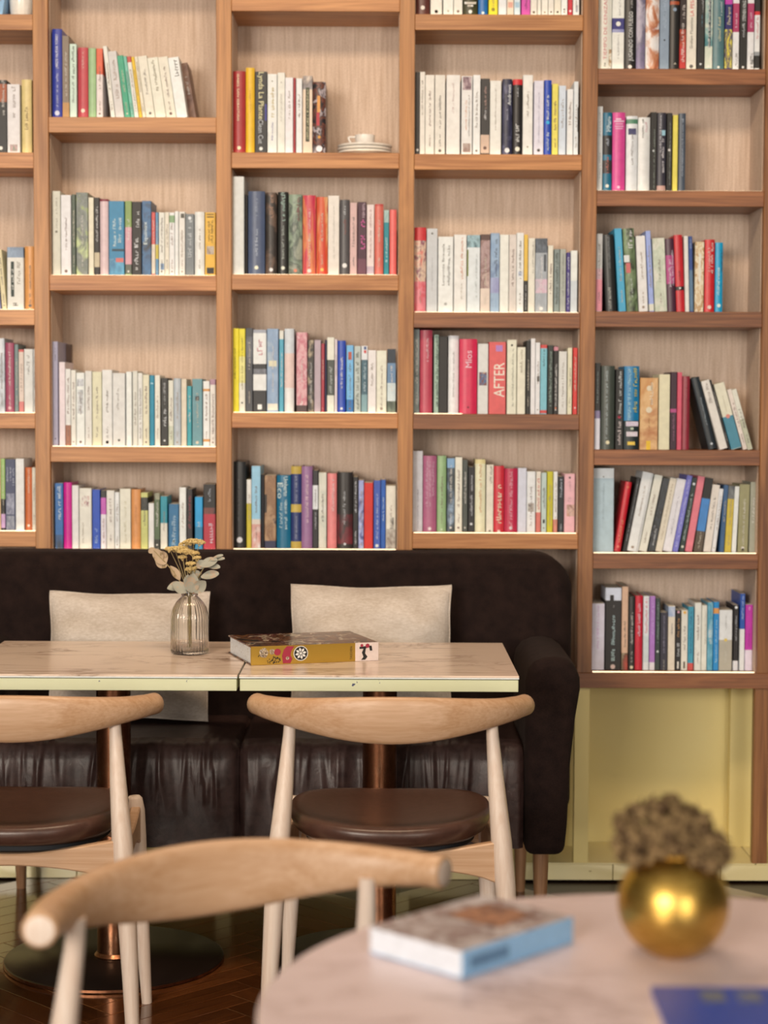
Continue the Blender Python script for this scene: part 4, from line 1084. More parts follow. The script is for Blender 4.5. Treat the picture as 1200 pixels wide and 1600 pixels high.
row((4, 6), 'lowest shelf, right column', 910, 890, D_, 665, 0.05, [
    (53, 140, 220, 'e8dce4', {'g': [(240, 510, 'd0a0c0', 0, 0.16)]}), (144, 248, 118, '211d1d', {'b': [(118, 200, 'dcdce4')], 'q': [(165, 200, '211d1d', -0.1, 0.24)], 'g': [(235, 245, '9c948c', 0, 0.1), (300, 590, 'c8dcd4', 0, 0.22)], 'e': [(628, 'e8c8b8', 0.3)], 'n': 'black and white', 'd': 0.12}),
    (251, 292, 110, 'e6b894', {'b': [(540, 660, ('c84c3c', '6c4c34', 'd8c8a0'))], 'g': [(340, 500, '4c3c38', 0, 0.3)]}), (297, 336, 175, '35332f', {'r': 1, 'e': [(632, 'ecd8b0', 0.6)]}), (338, 386, 170, 'd4263a', {'r': 1, 'g': [(210, 440, 'f4dce0', 0, 0.36)]}), (390, 428, 172, 'ece8e2', {'g': [(190, 410, 'd8586c', 0, 0.4)], 'b': [(430, 600, 'd8dcd4')]}),
    (431, 467, 172, 'b87cc0', {'g': [(190, 420, 'e0c4e4', 0, 0.3)], 'b': [(600, 665, 'f0e4e0')]}), (469, 499, 185, '34403a', {'e': [(530, 'e0e0d4', 0.5)], 'g': [(210, 480, '9cac9c', 0, 0.4)]}), (501, 548, 278, '34303c', {'g': [(300, 540, 'a49cac', 0, 0.2), (590, 650, 'd8ccb8', 0, 0.2)]}), (551, 596, 235, 'efdcc0', {'b': [(240, 305, ('7c98bc', 'd8d8dc'))], 'g': [(340, 420, '8c8480', 0, 0.3)]}),
    (599, 634, 265, '221f1e', {'g': [(320, 450, 'e0a05c', 0, 0.4), (480, 560, 'd8d4cc', 0, 0.5)], 'q': [(595, 640, 'ece0cc', 0, 0.3)], 'e': [(275, 'dca0a8', 0.5)]}), (636, 678, 263, 'f2e6cf', {'q': [(595, 640, '5c4c3c', 0, 0.3)], 'e': [(278, 'f0b44c', 0.5)]}), (680, 716, 240, '409cb0', {'b': [(605, 665, 'd85048')], 'g': [(270, 540, '2c5c88', 0, 0.36)]}),
    (722, 765, 215, 'f3ebd8'), (767, 802, 232, 'f0e7d0', {'g': [(260, 480, '8c8470', 0.2, 0.24)]}), (804, 841, 213, ('84bcc8', '4c9cb0', 'b8d8dc'), {'g': [(400, 490, 'f0ecd8', 0, 0.5)], 'n': 'light teal'}), (843, 879, 210, '1c8ec8', {'b': [(250, 285, 'e89c4c')], 'g': [(330, 600, 'c8e4f0', 0, 0.34)]}),
    (881, 965, 262, 'f0ebe0', {'b': [(455, 665, 'c0b49c')], 'e': [(455, 'ecc85c', 0.26)], 'g': [(300, 390, '8c8880', 0, 0.1), (530, 600, 'dcd4c0', 0, 0.1)], 'n': 'white and beige'}), (972, 1005, 230, '201c1c', {'b': [(590, 665, 'ece4dc')], 'g': [(300, 460, 'd8d4d0', 0, 0.3)], 'e': [(245, 'ece8e4', 0.6)]}), (1014, 1046, 157, 'f2ece8', {'b': [(157, 385, '2456a8')], 'g': [(170, 330, 'c8d4ec', 0, 0.4)], 'n': 'blue and white'}),
    (1049, 1106, 228, 'f0dce4', {'b': [(228, 520, 'c82ea2')], 'g': [(250, 260, 'f0d0e4', 0, 0.3), (380, 500, '8c1c70', 0, 0.2)], 'n': 'magenta and white'})])

# large brown book pushed to the back behind the pale row
b = book('third shelf down, second column', 0, 1, SHZ[(1, 3)], 0.155, 97.5, 111.5, 538, '5c4438', {'d': 0.03, 'plain': 1}, None, 698)
b['label'] = 'brown book pushed to the back, behind the pale row, second column'

# ------------------------------------------------------------------ crockery on the shelves
CHINA = plain('fcecd6', 0.18)


def lathe_obj(name, prof, mat, loc, seg=48, parent=None):
    return MB().lathe(prof, seg).build(name, mat, parent, smooth=50, loc=loc)


zc = SHZ[(2, 1)]
pc = at(570, 238, YB + 0.095)
SAUCER = [(0.001, 0.0), (0.04, 0.0), (0.042, 0.002), (0.0735, 0.0085), (0.0762, 0.0092), (0.0772, 0.0108), (0.0770, 0.0128), (0.0755, 0.0138), (0.04, 0.0045), (0.001, 0.004)]
names = ['lowest', 'middle', 'top']
for i in range(3):
    o = lathe_obj('saucer', SAUCER, CHINA, (pc.x + (0.0006, -0.0012, 0.0003)[i], pc.y, zc + 0.0004 + 0.0092 * i))
    tag(o, 'white porcelain saucer, %s of the stack of three in the bookcase' % names[i], 'saucer', 'stacked saucers')
cup_z = zc + 0.0004 + 0.0184 + 0.0046
cup = empty('coffee_cup', (pc.x + 0.0, pc.y, cup_z))
tag(cup, 'white porcelain coffee cup on the saucer stack in the bookcase', 'cup')
MB().lathe([(0.001, 0), (0.017, 0), (0.018, 0.003), (0.0235, 0.008), (0.0265, 0.018), (0.0285, 0.038), (0.0275, 0.0385),
            (0.0255, 0.018), (0.0215, 0.009), (0.001, 0.006)], 40).build('bowl', CHINA, cup, smooth=50)
MB().tube([(-0.027, 0, 0.033), (-0.043, 0, 0.0335), (-0.0465, 0, 0.0315), (-0.0455, 0, 0.028), (-0.038, 0, 0.013), (-0.034, 0, 0.007), (-0.0225, 0, 0.0075)],
          [0.0028] * 7, 8).build('handle', CHINA, cup, smooth=60)
# pot at the very left of the top shelf
zp = SHZ[(0, 0)]
pp = at(34.5, 20, YB + 0.08)
pot = empty('ceramic_pot', (pp.x, pp.y, zp + 0.0004))
tag(pot, 'white glazed ceramic pot on the top shelf at far left', 'pot')
MB().lathe([(0.001, 0), (0.029, 0), (0.031, 0.003), (0.037, 0.06), (0.039, 0.095), (0.0365, 0.096), (0.034, 0.06), (0.028, 0.008), (0.001, 0.006)], 40).build('vessel', CHINA, pot, smooth=50)
MB().lathe([(0.0392, 0.088), (0.0412, 0.09), (0.0412, 0.097), (0.0392, 0.099)], 40).build('rim', CHINA, pot, smooth=50)


# ------------------------------------------------------------------ sofa
def fabric(key, a, b2, scale, bs, rough=0.95, sheen=0.25, st=(1, 1, 1)):
    m, nt, b = new_mat(key)
    f = noise(nt, coords(nt, st), scale, 3, 0.7)
    f2 = noise(nt, coords(nt, st), scale * 0.06, 3)
    ad = node(nt, 'ShaderNodeMath', operation='ADD')
    nt.links.new(f, ad.inputs[0]); nt.links.new(f2, ad.inputs[1])
    hv = node(nt, 'ShaderNodeMath', operation='MULTIPLY'); hv.inputs[1].default_value = 0.5
    nt.links.new(ad.outputs[0], hv.inputs[0])
    nt.links.new(ramp(nt, hv.outputs[0], [(0.36, alb(a)), (0.64, alb(b2))]), b.inputs['Base Color'])
    b.inputs['Roughness'].default_value = rough
    b.inputs['Sheen Weight'].default_value = sheen
    b.inputs['Sheen Roughness'].default_value = 0.5
    b.inputs['Sheen Tint'].default_value = (0.5, 0.4, 0.36, 1)
    b.inputs['Specular IOR Level'].default_value = 0.15
    bump(nt, b, f, bs, 0.002)
    return m


M['felt'] = fabric('dark_brown_felt', '1c110d', '30201a', 420, 0.35, sheen=0.06)
M['linen'] = fabric('beige_linen', 'c6ae94', 'ead4bc', 240, 0.6, sheen=0.05, st=(0.35, 1, 1))


def leather(key, a, b2, rough, bs=0.25, sc=35):
    m, nt, b = new_mat(key)
    f = noise(nt, coords(nt), sc, 5, 0.62, 0.4)
    fg = noise(nt, coords(nt), 700, 2)
    nt.links.new(ramp(nt, f, [(0.3, alb(a)), (0.7, alb(b2))]), b.inputs['Base Color'])
    b.inputs['Roughness'].default_value = rough
    ad = node(nt, 'ShaderNodeMath', operation='MULTIPLY_ADD'); ad.inputs[1].default_value = 0.25
    nt.links.new(fg, ad.inputs[0]); nt.links.new(f, ad.inputs[2])
    bump(nt, b, ad.outputs[0], bs, 0.006)
    return m


M['leather'] = leather('dark_brown_leather', '33211c', '543c34', 0.34)
M['seat_leather'] = leather('smooth_brown_leather', '4a2e22', '5a3a2c', 0.33, 0.06, 60)

sofa = empty('sofa', (-0.32, 4.85, 0))
tag(sofa, 'dark brown felt sofa with pleated leather seat in front of the bookcase', 'sofa')
SX = -0.32


def rrect(x0, x1, z0, z1, r, n=7, corners=(1, 1, 1, 1)):
    """rounded rectangle outline in x,z: order bl, br, tr, tl"""
    pts = []
    for (cx, cz, a0, on) in ((x0 + r, z0 + r, 180, corners[0]), (x1 - r, z0 + r, 270, corners[1]), (x1 - r, z1 - r, 0, corners[2]), (x0 + r, z1 - r, 90, corners[3])):
        if not on:
            pts.append((cx + r * (1 if a0 in (270, 0) else -1), cz + r * (1 if a0 in (0, 90) else -1)))
            continue
        for i in range(n + 1):
            a = math.radians(a0 + 90 * i / n)
            pts.append((cx + r * math.cos(a), cz + r * math.sin(a)))
    return pts


ztop = at(600, 862, 5.03).z
o = MB().prism(rrect(-1.14 - SX, 0.508 - SX, 0.235, ztop, 0.10, 8, (0, 0, 1, 1)), 4.955 - 4.85, 5.135 - 4.85).build('backrest', M['felt'], sofa, smooth=50)
bevel(o, 0.04, 5)
# arms: rolled outline in front view
arm_r = [(0.352, 0.228), (0.449, 0.228), (0.456, 0.30), (0.462, 0.45), (0.474, 0.57), (0.485, 0.64), (0.484, 0.67), (0.472, 0.70),
         (0.452, 0.716), (0.425, 0.722), (0.395, 0.719), (0.37, 0.708), (0.355, 0.688), (0.350, 0.66), (0.350, 0.5)]
for sgn in (1, -1):
    poly = [((x - SX) if sgn == 1 else -(x - SX) + 2 * (-0.316 - SX), z) for x, z in arm_r]
    o = MB().prism(poly, 4.525 - 4.85, 5.10 - 4.85).build('arm', M['felt'], sofa, smooth=50)
    bevel(o, 0.022, 4)
# frame under the cushions
MB().box((-0.955 - SX, 4.60 - 4.85, 0.235), (0.345 - SX, 4.95 - 4.85, 0.33), ch=0.005).build('seat_frame', M['felt'], sofa)


def cushion_mesh(x0, x1, seed):
    rg = random.Random(seed)
    folds = [(rg.uniform(x0 + 0.02, x1 - 0.02), rg.uniform(0.009, 0.034), rg.uniform(0.0015, 0.0055), rg.uniform(-0.35, 0.35), rg.uniform(0.3, 1.0)) for _ in range(30)] + [(rg.uniform(x0 + 0.02, x1 - 0.02), rg.uniform(0.004, 0.008), rg.uniform(0.002, 0.0045), rg.uniform(-0.25, 0.25), rg.uniform(0.15, 0.5)) for _ in range(34)]
    nu, nv = 220, 64
    yf, yb2, zb, zt, r = 4.552, 4.965, 0.24, 0.498, 0.035
    path = []
    L1, L2, L3 = (zt - r) - zb, r * math.pi / 2, (yb2 - yf - r)
    tot = L1 + L2 + L3
    rows = []
    for j in range(nv + 1):
        s = tot * (j / nv)
        if s < L1:
            p = (yf, zb + s); nrm = (-1, 0)
        elif s < L1 + L2:
            a = (s - L1) / r
            p = (yf + r - r * math.cos(a), zt - r + r * math.sin(a)); nrm = (-math.cos(a), math.sin(a))
        else:
            p = (yf + r + (s - L1 - L2), zt); nrm = (0, 1)
        rows.append((p, nrm, s))
    rings = []
    for p, nrm, s in rows:
        line = []
        for i in range(nu + 1):
            x = x0 + (x1 - x0) * i / nu
            d = 0.0
            if s < L1 + L2:
                w_ = math.exp(-((s - L1 + 0.035) / 0.09) ** 2) * 0.9 + 0.25
            else:
                w_ = 0.35 * math.exp(-(s - L1 - L2) / 0.06)
            for fx, fw, fa, sl, ln in folds:
                xx = fx + sl * (L1 - s) * 0.6
                d += fa * w_ * math.exp(-((x - xx) / fw) ** 2) * (1 if s > L1 * (1 - ln) else math.exp(-((s - L1 * (1 - ln)) / 0.03) ** 2))
            ex = min(x - x0, x1 - x)
            edge = -0.012 * math.exp(-(ex / 0.007) ** 2)
            # welt line where top and front meet
            welt = -0.004 * math.exp(-((s - L1 - 0.012) / 0.006) ** 2)
            bulge = 0.012 * math.sin(math.pi * min(1, max(0, s / (L1 + L2)))) if s < L1 + L2 else 0.006
            k = d * 0.8 + edge + bulge + welt
            line.append((x - SX, p[0] + nrm[0] * k - 4.85, p[1] + nrm[1] * k))
        rings.append(line)
    mb = MB()
    n = nu + 1
    vs = [q for l in rings for q in l]
    fs = [(j * n + i, j * n + i + 1, (j + 1) * n + i + 1, (j + 1) * n + i) for j in range(nv) for i in range(nu)]
    # back and underside close the cushion
    b0 = len(vs)
    vs += [(x0 - SX, yb2 - 4.85, zb), (x1 - SX, yb2 - 4.85, zb)]
    top = [nv * n + i for i in range(n)]
    fs.append(tuple(top) + (b0 + 1, b0))
    fs.append(tuple(range(n))[::-1] + (b0, b0 + 1))
    fs.append(tuple(j * n for j in range(nv + 1))[::-1] + (b0,))
    fs.append(tuple(j * n + nu for j in range(nv + 1)) + (b0 + 1,))
    mb.add(vs, fs)
    return mb


cushion_mesh(-0.98, -0.3555, 3).build('seat_cushion', M['leather'], sofa, smooth=55)
cushion_mesh(-0.3545, 0.349, 5).build('seat_cushion', M['leather'], sofa, smooth=55)
for lx, ly, tilt in ((0.40, 4.64, 0.0), (-1.035, 4.64, 0.0), (0.38, 5.05, 0.015), (-1.0, 5.06, 0.015)):
    MB().tube([(lx - SX, ly - 4.85, 0.245), (lx - SX, ly - 4.85, 0.235), (lx - SX, ly - 4.85 + tilt, 0.0)], [0.0215, 0.0215, 0.0135], 16).build('leg', wood('sofa_leg_wood', '8a5c38', 'b58258', 2), sofa, smooth=40)


# ------------------------------------------------------------------ throw pillows
def pillow(loc, w_, h_, th, seed, label, tilt, rz=0.0):
    rg = random.Random(seed)
    nu, nv = 48, 36
    ph = [rg.uniform(0, 6.28) for _ in range(8)]
    front, back = [], []
    for sgn, out in ((-1, front), (1, back)):
        for j in range(nv + 1):
            for i in range(nu + 1):
                u, v = i / nu * 2 - 1, j / nv * 2 - 1
                k = (1 - abs(u) ** 2.6) * (1 - abs(v) ** 2.6)
                t = th * max(0, k) ** 0.62
                pin = 0.055
                x = w_ / 2 * u * (1 - pin * (1 - v * v) * 0.55 * abs(u))
                z = h_ / 2 * v * (1 - pin * (1 - u * u) * 0.9 * abs(v))
                wr = 0.006 * math.sin(5 * u + 4 * v + ph[0]) + 0.005 * math.sin(12 * u - 7 * v + ph[1]) * abs(u) ** 2 + 0.003 * math.sin(10 * v + 3 * u + ph[2]) + 0.003 * math.sin(15 * u * v + ph[5])
                wr *= k ** 0.5 if k > 0 else 0
                edge_w = 0.0012 * math.sin(6 * u + ph[3]) * (abs(v) > 0.98) + 0.0012 * math.sin(7 * v + ph[4]) * (abs(u) > 0.98)
                out.append((x + edge_w, sgn * (t / 2 + wr), z + edge_w + h_ / 2))
    mb = MB()
    n = nu + 1
    fs = [(j * n + i, j * n + i + 1, (j + 1) * n + i + 1, (j + 1) * n + i) for j in range(nv) for i in range(nu)]
    mb.add(front, fs)
    mb.add(back, [f[::-1] for f in fs])
    root = empty('throw_pillow', loc, rz)
    root.rotation_euler = (-tilt, 0, rz)
    o = mb.build('cover', M['linen'], root, smooth='all', fixn=False)
    # seam round the edge
    ring = [front[i] for i in range(nu + 1)] + [front[j * n + nu] for j in range(1, nv + 1)] + [front[nv * n + i] for i in range(nu - 1, -1, -1)] + [front[j * n] for j in range(nv - 1, 0, -1)]
    ring = [Vector((p[0], 0, p[2])) for p in ring]
    MB().tube(ring + [ring[0]], 0.0022, 6).build('seam', M['linen'], o, smooth=60)
    tag(root, label, 'cushion', 'linen cushions on the sofa')
    return root


for (xa, xb, yt, seed, lab, rz) in ((80, 325, 926, 2, 'beige linen cushion on the sofa behind the flower vase', 0.0), (457, 703, 914, 9, 'beige linen cushion on the sofa behind the table book', 0.0)):
    Yp = 4.86
    xa_, xb_ = at(xa, 950, Yp).x, at(xb, 950, Yp).x
    zt_ = at(600, yt, 4.91).z
    h_ = (zt_ - 0.512) / math.cos(0.16) + 0.004
    pillow(((xa_ + xb_) / 2, 4.815, 0.512), xb_ - xa_ + 0.008, h_, 0.13, seed, lab, 0.16, rz)

# ------------------------------------------------------------------ tables at the sofa


def marble(key, base, vein, world_rot, scale=2.2, veins=1.0, rough=0.22):
    m, nt, b = new_mat(key)
    v = coords(nt, (1.0, 3.2, 1), rot=(0, 0, world_rot))
    f = noise(nt, v, scale, 6, 0.62, 1.6)
    sub = node(nt, 'ShaderNodeMath', operation='SUBTRACT'); sub.inputs[1].default_value = 0.5
    nt.links.new(f, sub.inputs[0])
    ab = node(nt, 'ShaderNodeMath', operation='ABSOLUTE')
    nt.links.new(sub.outputs[0], ab.inputs[0])
    c1 = ramp(nt, ab.outputs[0], [(0.0, (1, 1, 1)), (0.014, (0.55, 0.55, 0.55)), (0.05, (0, 0, 0))])
    mask = ramp(nt, noise(nt, coords(nt), 2.6, 3), [(0.42, (0, 0, 0)), (0.62, (veins, veins, veins))])
    mu = node(nt, 'ShaderNodeMath', operation='MULTIPLY')
    nt.links.new(c1, mu.inputs[0]); nt.links.new(mask, mu.inputs[1])
    mix = node(nt, 'ShaderNodeMixRGB')
    nt.links.new(mu.outputs[0], mix.inputs['Fac'])
    bcol = ramp(nt, noise(nt, v, 1.2, 4), [(0.35, alb(base)), (0.65, tuple(min(0.9, q * 1.06) for q in alb(base)))])
    nt.links.new(bcol, mix.inputs['Color1'])
    mix.inputs['Color2'].default_value = (*alb(vein), 1)
    nt.links.new(mix.outputs[0], b.inputs['Base Color'])
    b.inputs['Roughness'].default_value = rough
    return m


M['marble'] = marble('veined_cream_laminate', 'fbd8b8', '9a7458', 0.2)
M['edge_paint'] = speckled('chipped_pale_yellow_edge', 'ece4b4', '4a4c68', 38, 0.70, 0.5, base2='e8dea8')
M['white_edge'] = plain('f8f2e6', 0.35)
M['copper'] = None
m, nt, b = new_mat('worn_copper')
f = noise(nt, coords(nt, (1, 1, 0.4)), 30, 5, 0.65)
nt.links.new(ramp(nt, f, [(0.3, (0.13, 0.055, 0.03)), (0.55, (0.27, 0.115, 0.06)), (0.75, (0.50, 0.27, 0.16))]), b.inputs['Base Color'])
b.inputs['Metallic'].default_value = 1.0
nt.links.new(ramp(nt, f, [(0.3, (0.42, 0.42, 0.42)), (0.7, (0.25, 0.25, 0.25))]), b.inputs['Roughness'])
M['copper'] = m
M['dark_metal'] = plain('2a1a14', 0.3, raw=(0.016, 0.010, 0.008), metal=0.0, spec=0.2)
TT = 0.735


def sofa_table(x0, x1, cx, label, rz=0.0):
    yc = 4.405
    t = empty('cafe_table', (cx, yc, 0), rz)
    tag(t, label, 'table', 'marble-topped tables in front of the sofa')
    y0, y1 = 4.11 - yc, 4.70 - yc
    a, b2 = x0 - cx, x1 - cx
    MB().box((a, y0, TT - 0.0045), (b2, y1, TT), ch=0.001).build('tabletop', [M['marble']], t)
    top = t.children[0]
    MB().box((a, y0, TT - 0.0075), (b2, y1, TT - 0.0045), ch=0.0006).build('white_lip', M['white_edge'], top)
    MB().box((a + 0.0015, y0 + 0.0015, TT - 0.036), (b2 - 0.0015, y1 - 0.0015, TT - 0.0087), ch=0.0012).build('edge_band', M['edge_paint'], top)
    MB().box((a + 0.002, y0 + 0.002, TT - 0.0088), (b2 - 0.002, y1 - 0.002, TT - 0.0074)).build('joint', plain('3a3630', 0.8), top)
    MB().box((-0.13, -0.13, TT - 0.046), (0.13, 0.13, TT - 0.036), ch=0.002).build('mounting_plate', M['dark_metal'], t)
    colm = MB().tube([(0, 0, 0.012), (0, 0, TT - 0.046)], 0.041, 40).build('column', M['copper'], t, smooth=40)
    MB().lathe([(0.041, 0.012), (0.047, 0.012), (0.048, 0.016), (0.043, 0.022), (0.041, 0.024)], 40).build('collar', M['copper'], colm, smooth=40)
    bp = MB().lathe([(0.001, 0.0), (0.258, 0.0), (0.262, 0.002), (0.262, 0.009), (0.259, 0.0115), (0.001, 0.0125)], 72).build('base_plate', M['dark_metal'], t, smooth=40)
    MB().lathe([(0.2605, 0.0015), (0.2632, 0.0025), (0.2632, 0.0085), (0.2605, 0.0095)], 72).build('rim', M['copper'], bp, smooth=40)
    return t


sofa_table(-0.965, -0.3255, -0.645, 'square marble-topped cafe table holding the glass flower vase')
sofa_table(-0.3215, 0.303, -0.008, 'square marble-topped cafe table nearest the sofa arm')


# ------------------------------------------------------------------ chairs
def cos2(t):
    return math.cos(math.pi * t / 2) ** 2


def make_chair():
    root = empty('elbow_chair', (0, 0, 0))
    # backrest: swept section, tips round, middle tall and thin
    def station(t):
        hh = 0.0225 + 0.0265 * cos2(t)
        ht = 0.0225 - 0.0105 * cos2(t * 0.95)
        ztop = 0.735 + 0.018 * cos2(t)
        x = 0.28 * math.sin(t * 1.12) / math.sin(1.12)
        y = -0.18 + 0.155 * t * t
        return Vector((x, y, ztop - hh)), hh, ht
    rings = []
    N = 44
    ts = [-1 + 2 * i / N for i in range(N + 1)]
    seg = 20
    for idx, t in enumerate(ts):
        p, hh, ht = station(t)
        p2, _, _ = station(min(1, t + 0.01)); p1, _, _ = station(max(-1, t - 0.01))
        tg = (p2 - p1); tg.z = 0; tg.normalize()
        nrm = Vector((-tg.y, tg.x, 0))
        def ring(pos, sc):
            out = []
            for j in range(seg):
                a = 2 * math.pi * j / seg
                ca, sa = math.cos(a), math.sin(a)
                e = 0.8 if abs(t) < 0.9 else 1.0
                cx = math.copysign(abs(ca) ** e, ca) * ht * sc
                cz = math.copysign(abs(sa) ** e, sa) * hh * sc
                lean = -0.10 * (cz) * cos2(t)
                out.append(pos + nrm * (cx + lean) + Vector((0, 0, cz)))
            return out
        if idx == 0:
            for d, sc in ((0.0045, 0.5), (0.004, 0.78), (0.002, 0.94)):
                rings.append(ring(p - tg * d, sc))
        rings.append(ring(p, 1.0))
        if idx == N:
            for d, sc in ((0.002, 0.94), (0.004, 0.78), (0.0045, 0.5)):
                rings.append(ring(p + tg * d, sc))
    br = MB().rings(rings).build('backrest', M['oak_x'], root, smooth=60)
    for idx in (0, -1):
        k3 = rings[idx]
        c0 = sum((Vector(q) for q in k3), Vector()) / len(k3)
        dr = (c0 - Vector(sum((Vector(q) for q in rings[5 if idx == 0 else -6]), Vector()) / len(k3))).normalized()
        big = rings[1 if idx == 0 else -2]
        MB().rings([[q + dr * 0.0003 for q in big], [q + dr * 0.0012 for q in k3], [c0 + (Vector(q) - c0) * 0.1 + dr * 0.0016 for q in k3]]).build('end_grain', M['oak_leg'], br, smooth=60)
    # legs
    for s in (1, -1):
        pts = [(s * 0.2065, -0.098, 0.700), (s * 0.2085, -0.102, 0.66), (s * 0.216, -0.118, 0.56), (s * 0.226, -0.136, 0.45), (s * 0.234, -0.146, 0.36), (s * 0.2455, -0.158, 0.16), (s * 0.252, -0.165, 0.0)]
        MB().tube(pts, [0.0115, 0.0128, 0.0172, 0.0212, 0.0212, 0.0165, 0.0125], 20).build('rear_leg', M['oak_leg'], root, smooth=60)
        pts = [(s * 0.207, 0.190, 0.472), (s * 0.2075, 0.190, 0.466), (s * 0.209, 0.1905, 0.44), (s * 0.212, 0.193, 0.38), (s * 0.222, 0.202, 0.18), (s * 0.231, 0.210, 0.0)]
        MB().tube(pts, [0.012, 0.0175, 0.0215, 0.0212, 0.0165, 0.0115], 20).build('front_leg', M['oak_leg'], root, smooth=60)
    # aprons: boards waisted in the middle
    def apron(p0, p1, name, th=0.011, sag=0.030, arch=0.032):
        p0, p1 = Vector(p0), Vector(p1)
        d = (p1 - p0); L = d.length; d.normalize()
        nrm = Vector((-d.y, d.x, 0))
        rings_ = []
        n = 24
        for i in range(n + 1):
            u = i / n
            c = math.sin(math.pi * u)
            zt = 0.452 - sag * (c ** 1.3)
            zb = 0.366 + arch * (c ** 0.8) - 0.006 * math.exp(-(min(u, 1 - u) / 0.06) ** 2)
            q = p0 + d * (L * u)
            rings_.append([q + nrm * th + Vector((0, 0, zt - 0.003)), q + nrm * (th - 0.003) + Vector((0, 0, zt)), q - nrm * (th - 0.003) + Vector((0, 0, zt)), q - nrm * th + Vector((0, 0, zt - 0.003)),
                           q - nrm * th + Vector((0, 0, zb + 0.003)), q - nrm * (th - 0.003) + Vector((0, 0, zb)), q + nrm * (th - 0.003) + Vector((0, 0, zb)), q + nrm * th + Vector((0, 0, zb + 0.003))])
        MB().rings(rings_).build(name, M['oak_x'], root, smooth=35)
    apron((-0.228, -0.139, 0), (0.228, -0.139, 0), 'rear_apron')
    apron((-0.21, 0.19, 0), (0.21, 0.19, 0), 'front_apron', sag=0.01)
    apron((0.229, -0.139, 0), (0.211, 0.19, 0), 'side_apron', sag=0.012)
    apron((-0.229, -0.139, 0), (-0.211, 0.19, 0), 'side_apron', sag=0.012)
    # round upholstered seat, dished
    def outline(a):
        ca, sa = math.cos(a), math.sin(a)
        e = 2 / 2.5
        x = 0.213 * math.copysign(abs(ca) ** e, ca)
        y = 0.205 * math.copysign(abs(sa) ** e, sa)
        x *= 1.0 + 0.04 * sa
        return x, y + 0.02
    seg = 64
    def dish(x, y):
        return 0.016 * (x / 0.2) ** 2 + 0.006 * (y / 0.2) ** 2
    rings_ = []
    for sc, zz, dd in ((0.3, 0.440, 0), (0.86, 0.440, 0), (0.95, 0.445, 0.6), (0.99, 0.455, 1), (1.0, 0.465, 1), (0.985, 0.474, 1), (0.95, 0.479, 1), (0.88, 0.480, 1), (0.7, 0.477, 1), (0.45, 0.474, 1), (0.2, 0.473, 1), (0.03, 0.473, 1)):
        rr = []
        for j in range(seg):
            x, y = outline(2 * math.pi * j / seg)
            x, y = x * sc, (y - 0.02) * sc + 0.02
            rr.append((x, y, zz + dish(x, y) * dd))
        rings_.append(rr)
    MB().rings(rings_).build('seat', M['seat_leather'], root, smooth=70)
    rr = []
    for sc, zz in ((0.4, 0.425), (0.8, 0.425), (0.84, 0.430), (0.84, 0.441)):
        rr.append([((outline(2 * math.pi * j / seg)[0]) * sc, (outline(2 * math.pi * j / seg)[1] - 0.02) * sc + 0.02, zz) for j in range(seg)])
    MB().rings(rr).build('seat_base', plain('15181c', 0.7), root, smooth=50)
    return root


ch = make_chair()
ch.location = (0.016, 3.875, 0)
tag(ch, 'pale oak elbow chair with brown leather seat facing the sofa, centre', 'chair', 'oak elbow chairs')
c2 = copy_tree(ch)
c2.location = (-0.757, 3.875, 0)
c2['label'] = 'pale oak elbow chair with brown leather seat at left edge, facing the sofa'
c3 = copy_tree(ch)
mid = Vector((-0.150, 2.282, 0))
th = math.radians(180 + 30)
c3.rotation_euler = (0, 0, th)
c3.location = mid
c3['label'] = 'blurred oak elbow chair in the foreground pulled up to the round table'

# ------------------------------------------------------------------ things on the sofa table


def glass_mat(key, col, rough=0.0, ior=1.45):
    m, nt, b = new_mat(key)
    b.inputs['Base Color'].default_value = (*col, 1)
    b.inputs['Transmission Weight'].default_value = 1.0
    b.inputs['Roughness'].default_value = rough
    b.inputs['IOR'].default_value = ior
    return m


GL = glass_mat('clear_ribbed_glass', (1.0, 0.985, 0.96))
vp = at(296.5, 1024, 4.47)
VX, VY = vp.x, 4.47
vase = empty('glass_vase', (VX, VY, TT + 0.0005))
tag(vase, 'small ribbed clear glass bottle vase with dried flowers on the table', 'vase')
RIBS = 34


def rib(j, z):
    k = 1.0 if 0.006 < z < 0.13 else 0.0
    fade = min(1, max(0, (z - 0.004) / 0.006)) * min(1, max(0, (0.136 - z) / 0.03))
    return 0.022 * math.cos(j * 2 * math.pi / 6) * fade


outer = [(0.004, 0.0), (0.040, 0.0), (0.0445, 0.003), (0.0455, 0.008), (0.0452, 0.03), (0.0450, 0.06), (0.0448, 0.085), (0.0435, 0.098), (0.0395, 0.112), (0.033, 0.124), (0.0245, 0.134), (0.0178, 0.140), (0.0162, 0.144), (0.0162, 0.149), (0.0178, 0.151), (0.0182, 0.154), (0.0165, 0.1565)]
inner = [(0.0140, 0.1562), (0.0135, 0.150), (0.0138, 0.144), (0.0152, 0.139), (0.0228, 0.133), (0.0312, 0.1228), (0.0378, 0.1108), (0.0418, 0.0972), (0.0432, 0.085), (0.0434, 0.06), (0.0436, 0.03), (0.0434, 0.010), (0.038, 0.007), (0.004, 0.006)]
MB().lathe(outer + inner, RIBS * 6, rib=lambda j, z: rib(j, z)).build('bottle', GL, vase, smooth='all')
MB().lathe([(0.0180, 0.1405), (0.0200, 0.1415), (0.0203, 0.144), (0.0185, 0.146), (0.0164, 0.145)], 40).build('neck_ring', GL, vase, smooth='all')


def vpt(px, py, dy=0.0):
    p = at(px, py, VY + dy)
    return p - Vector((VX, VY, TT + 0.0005))


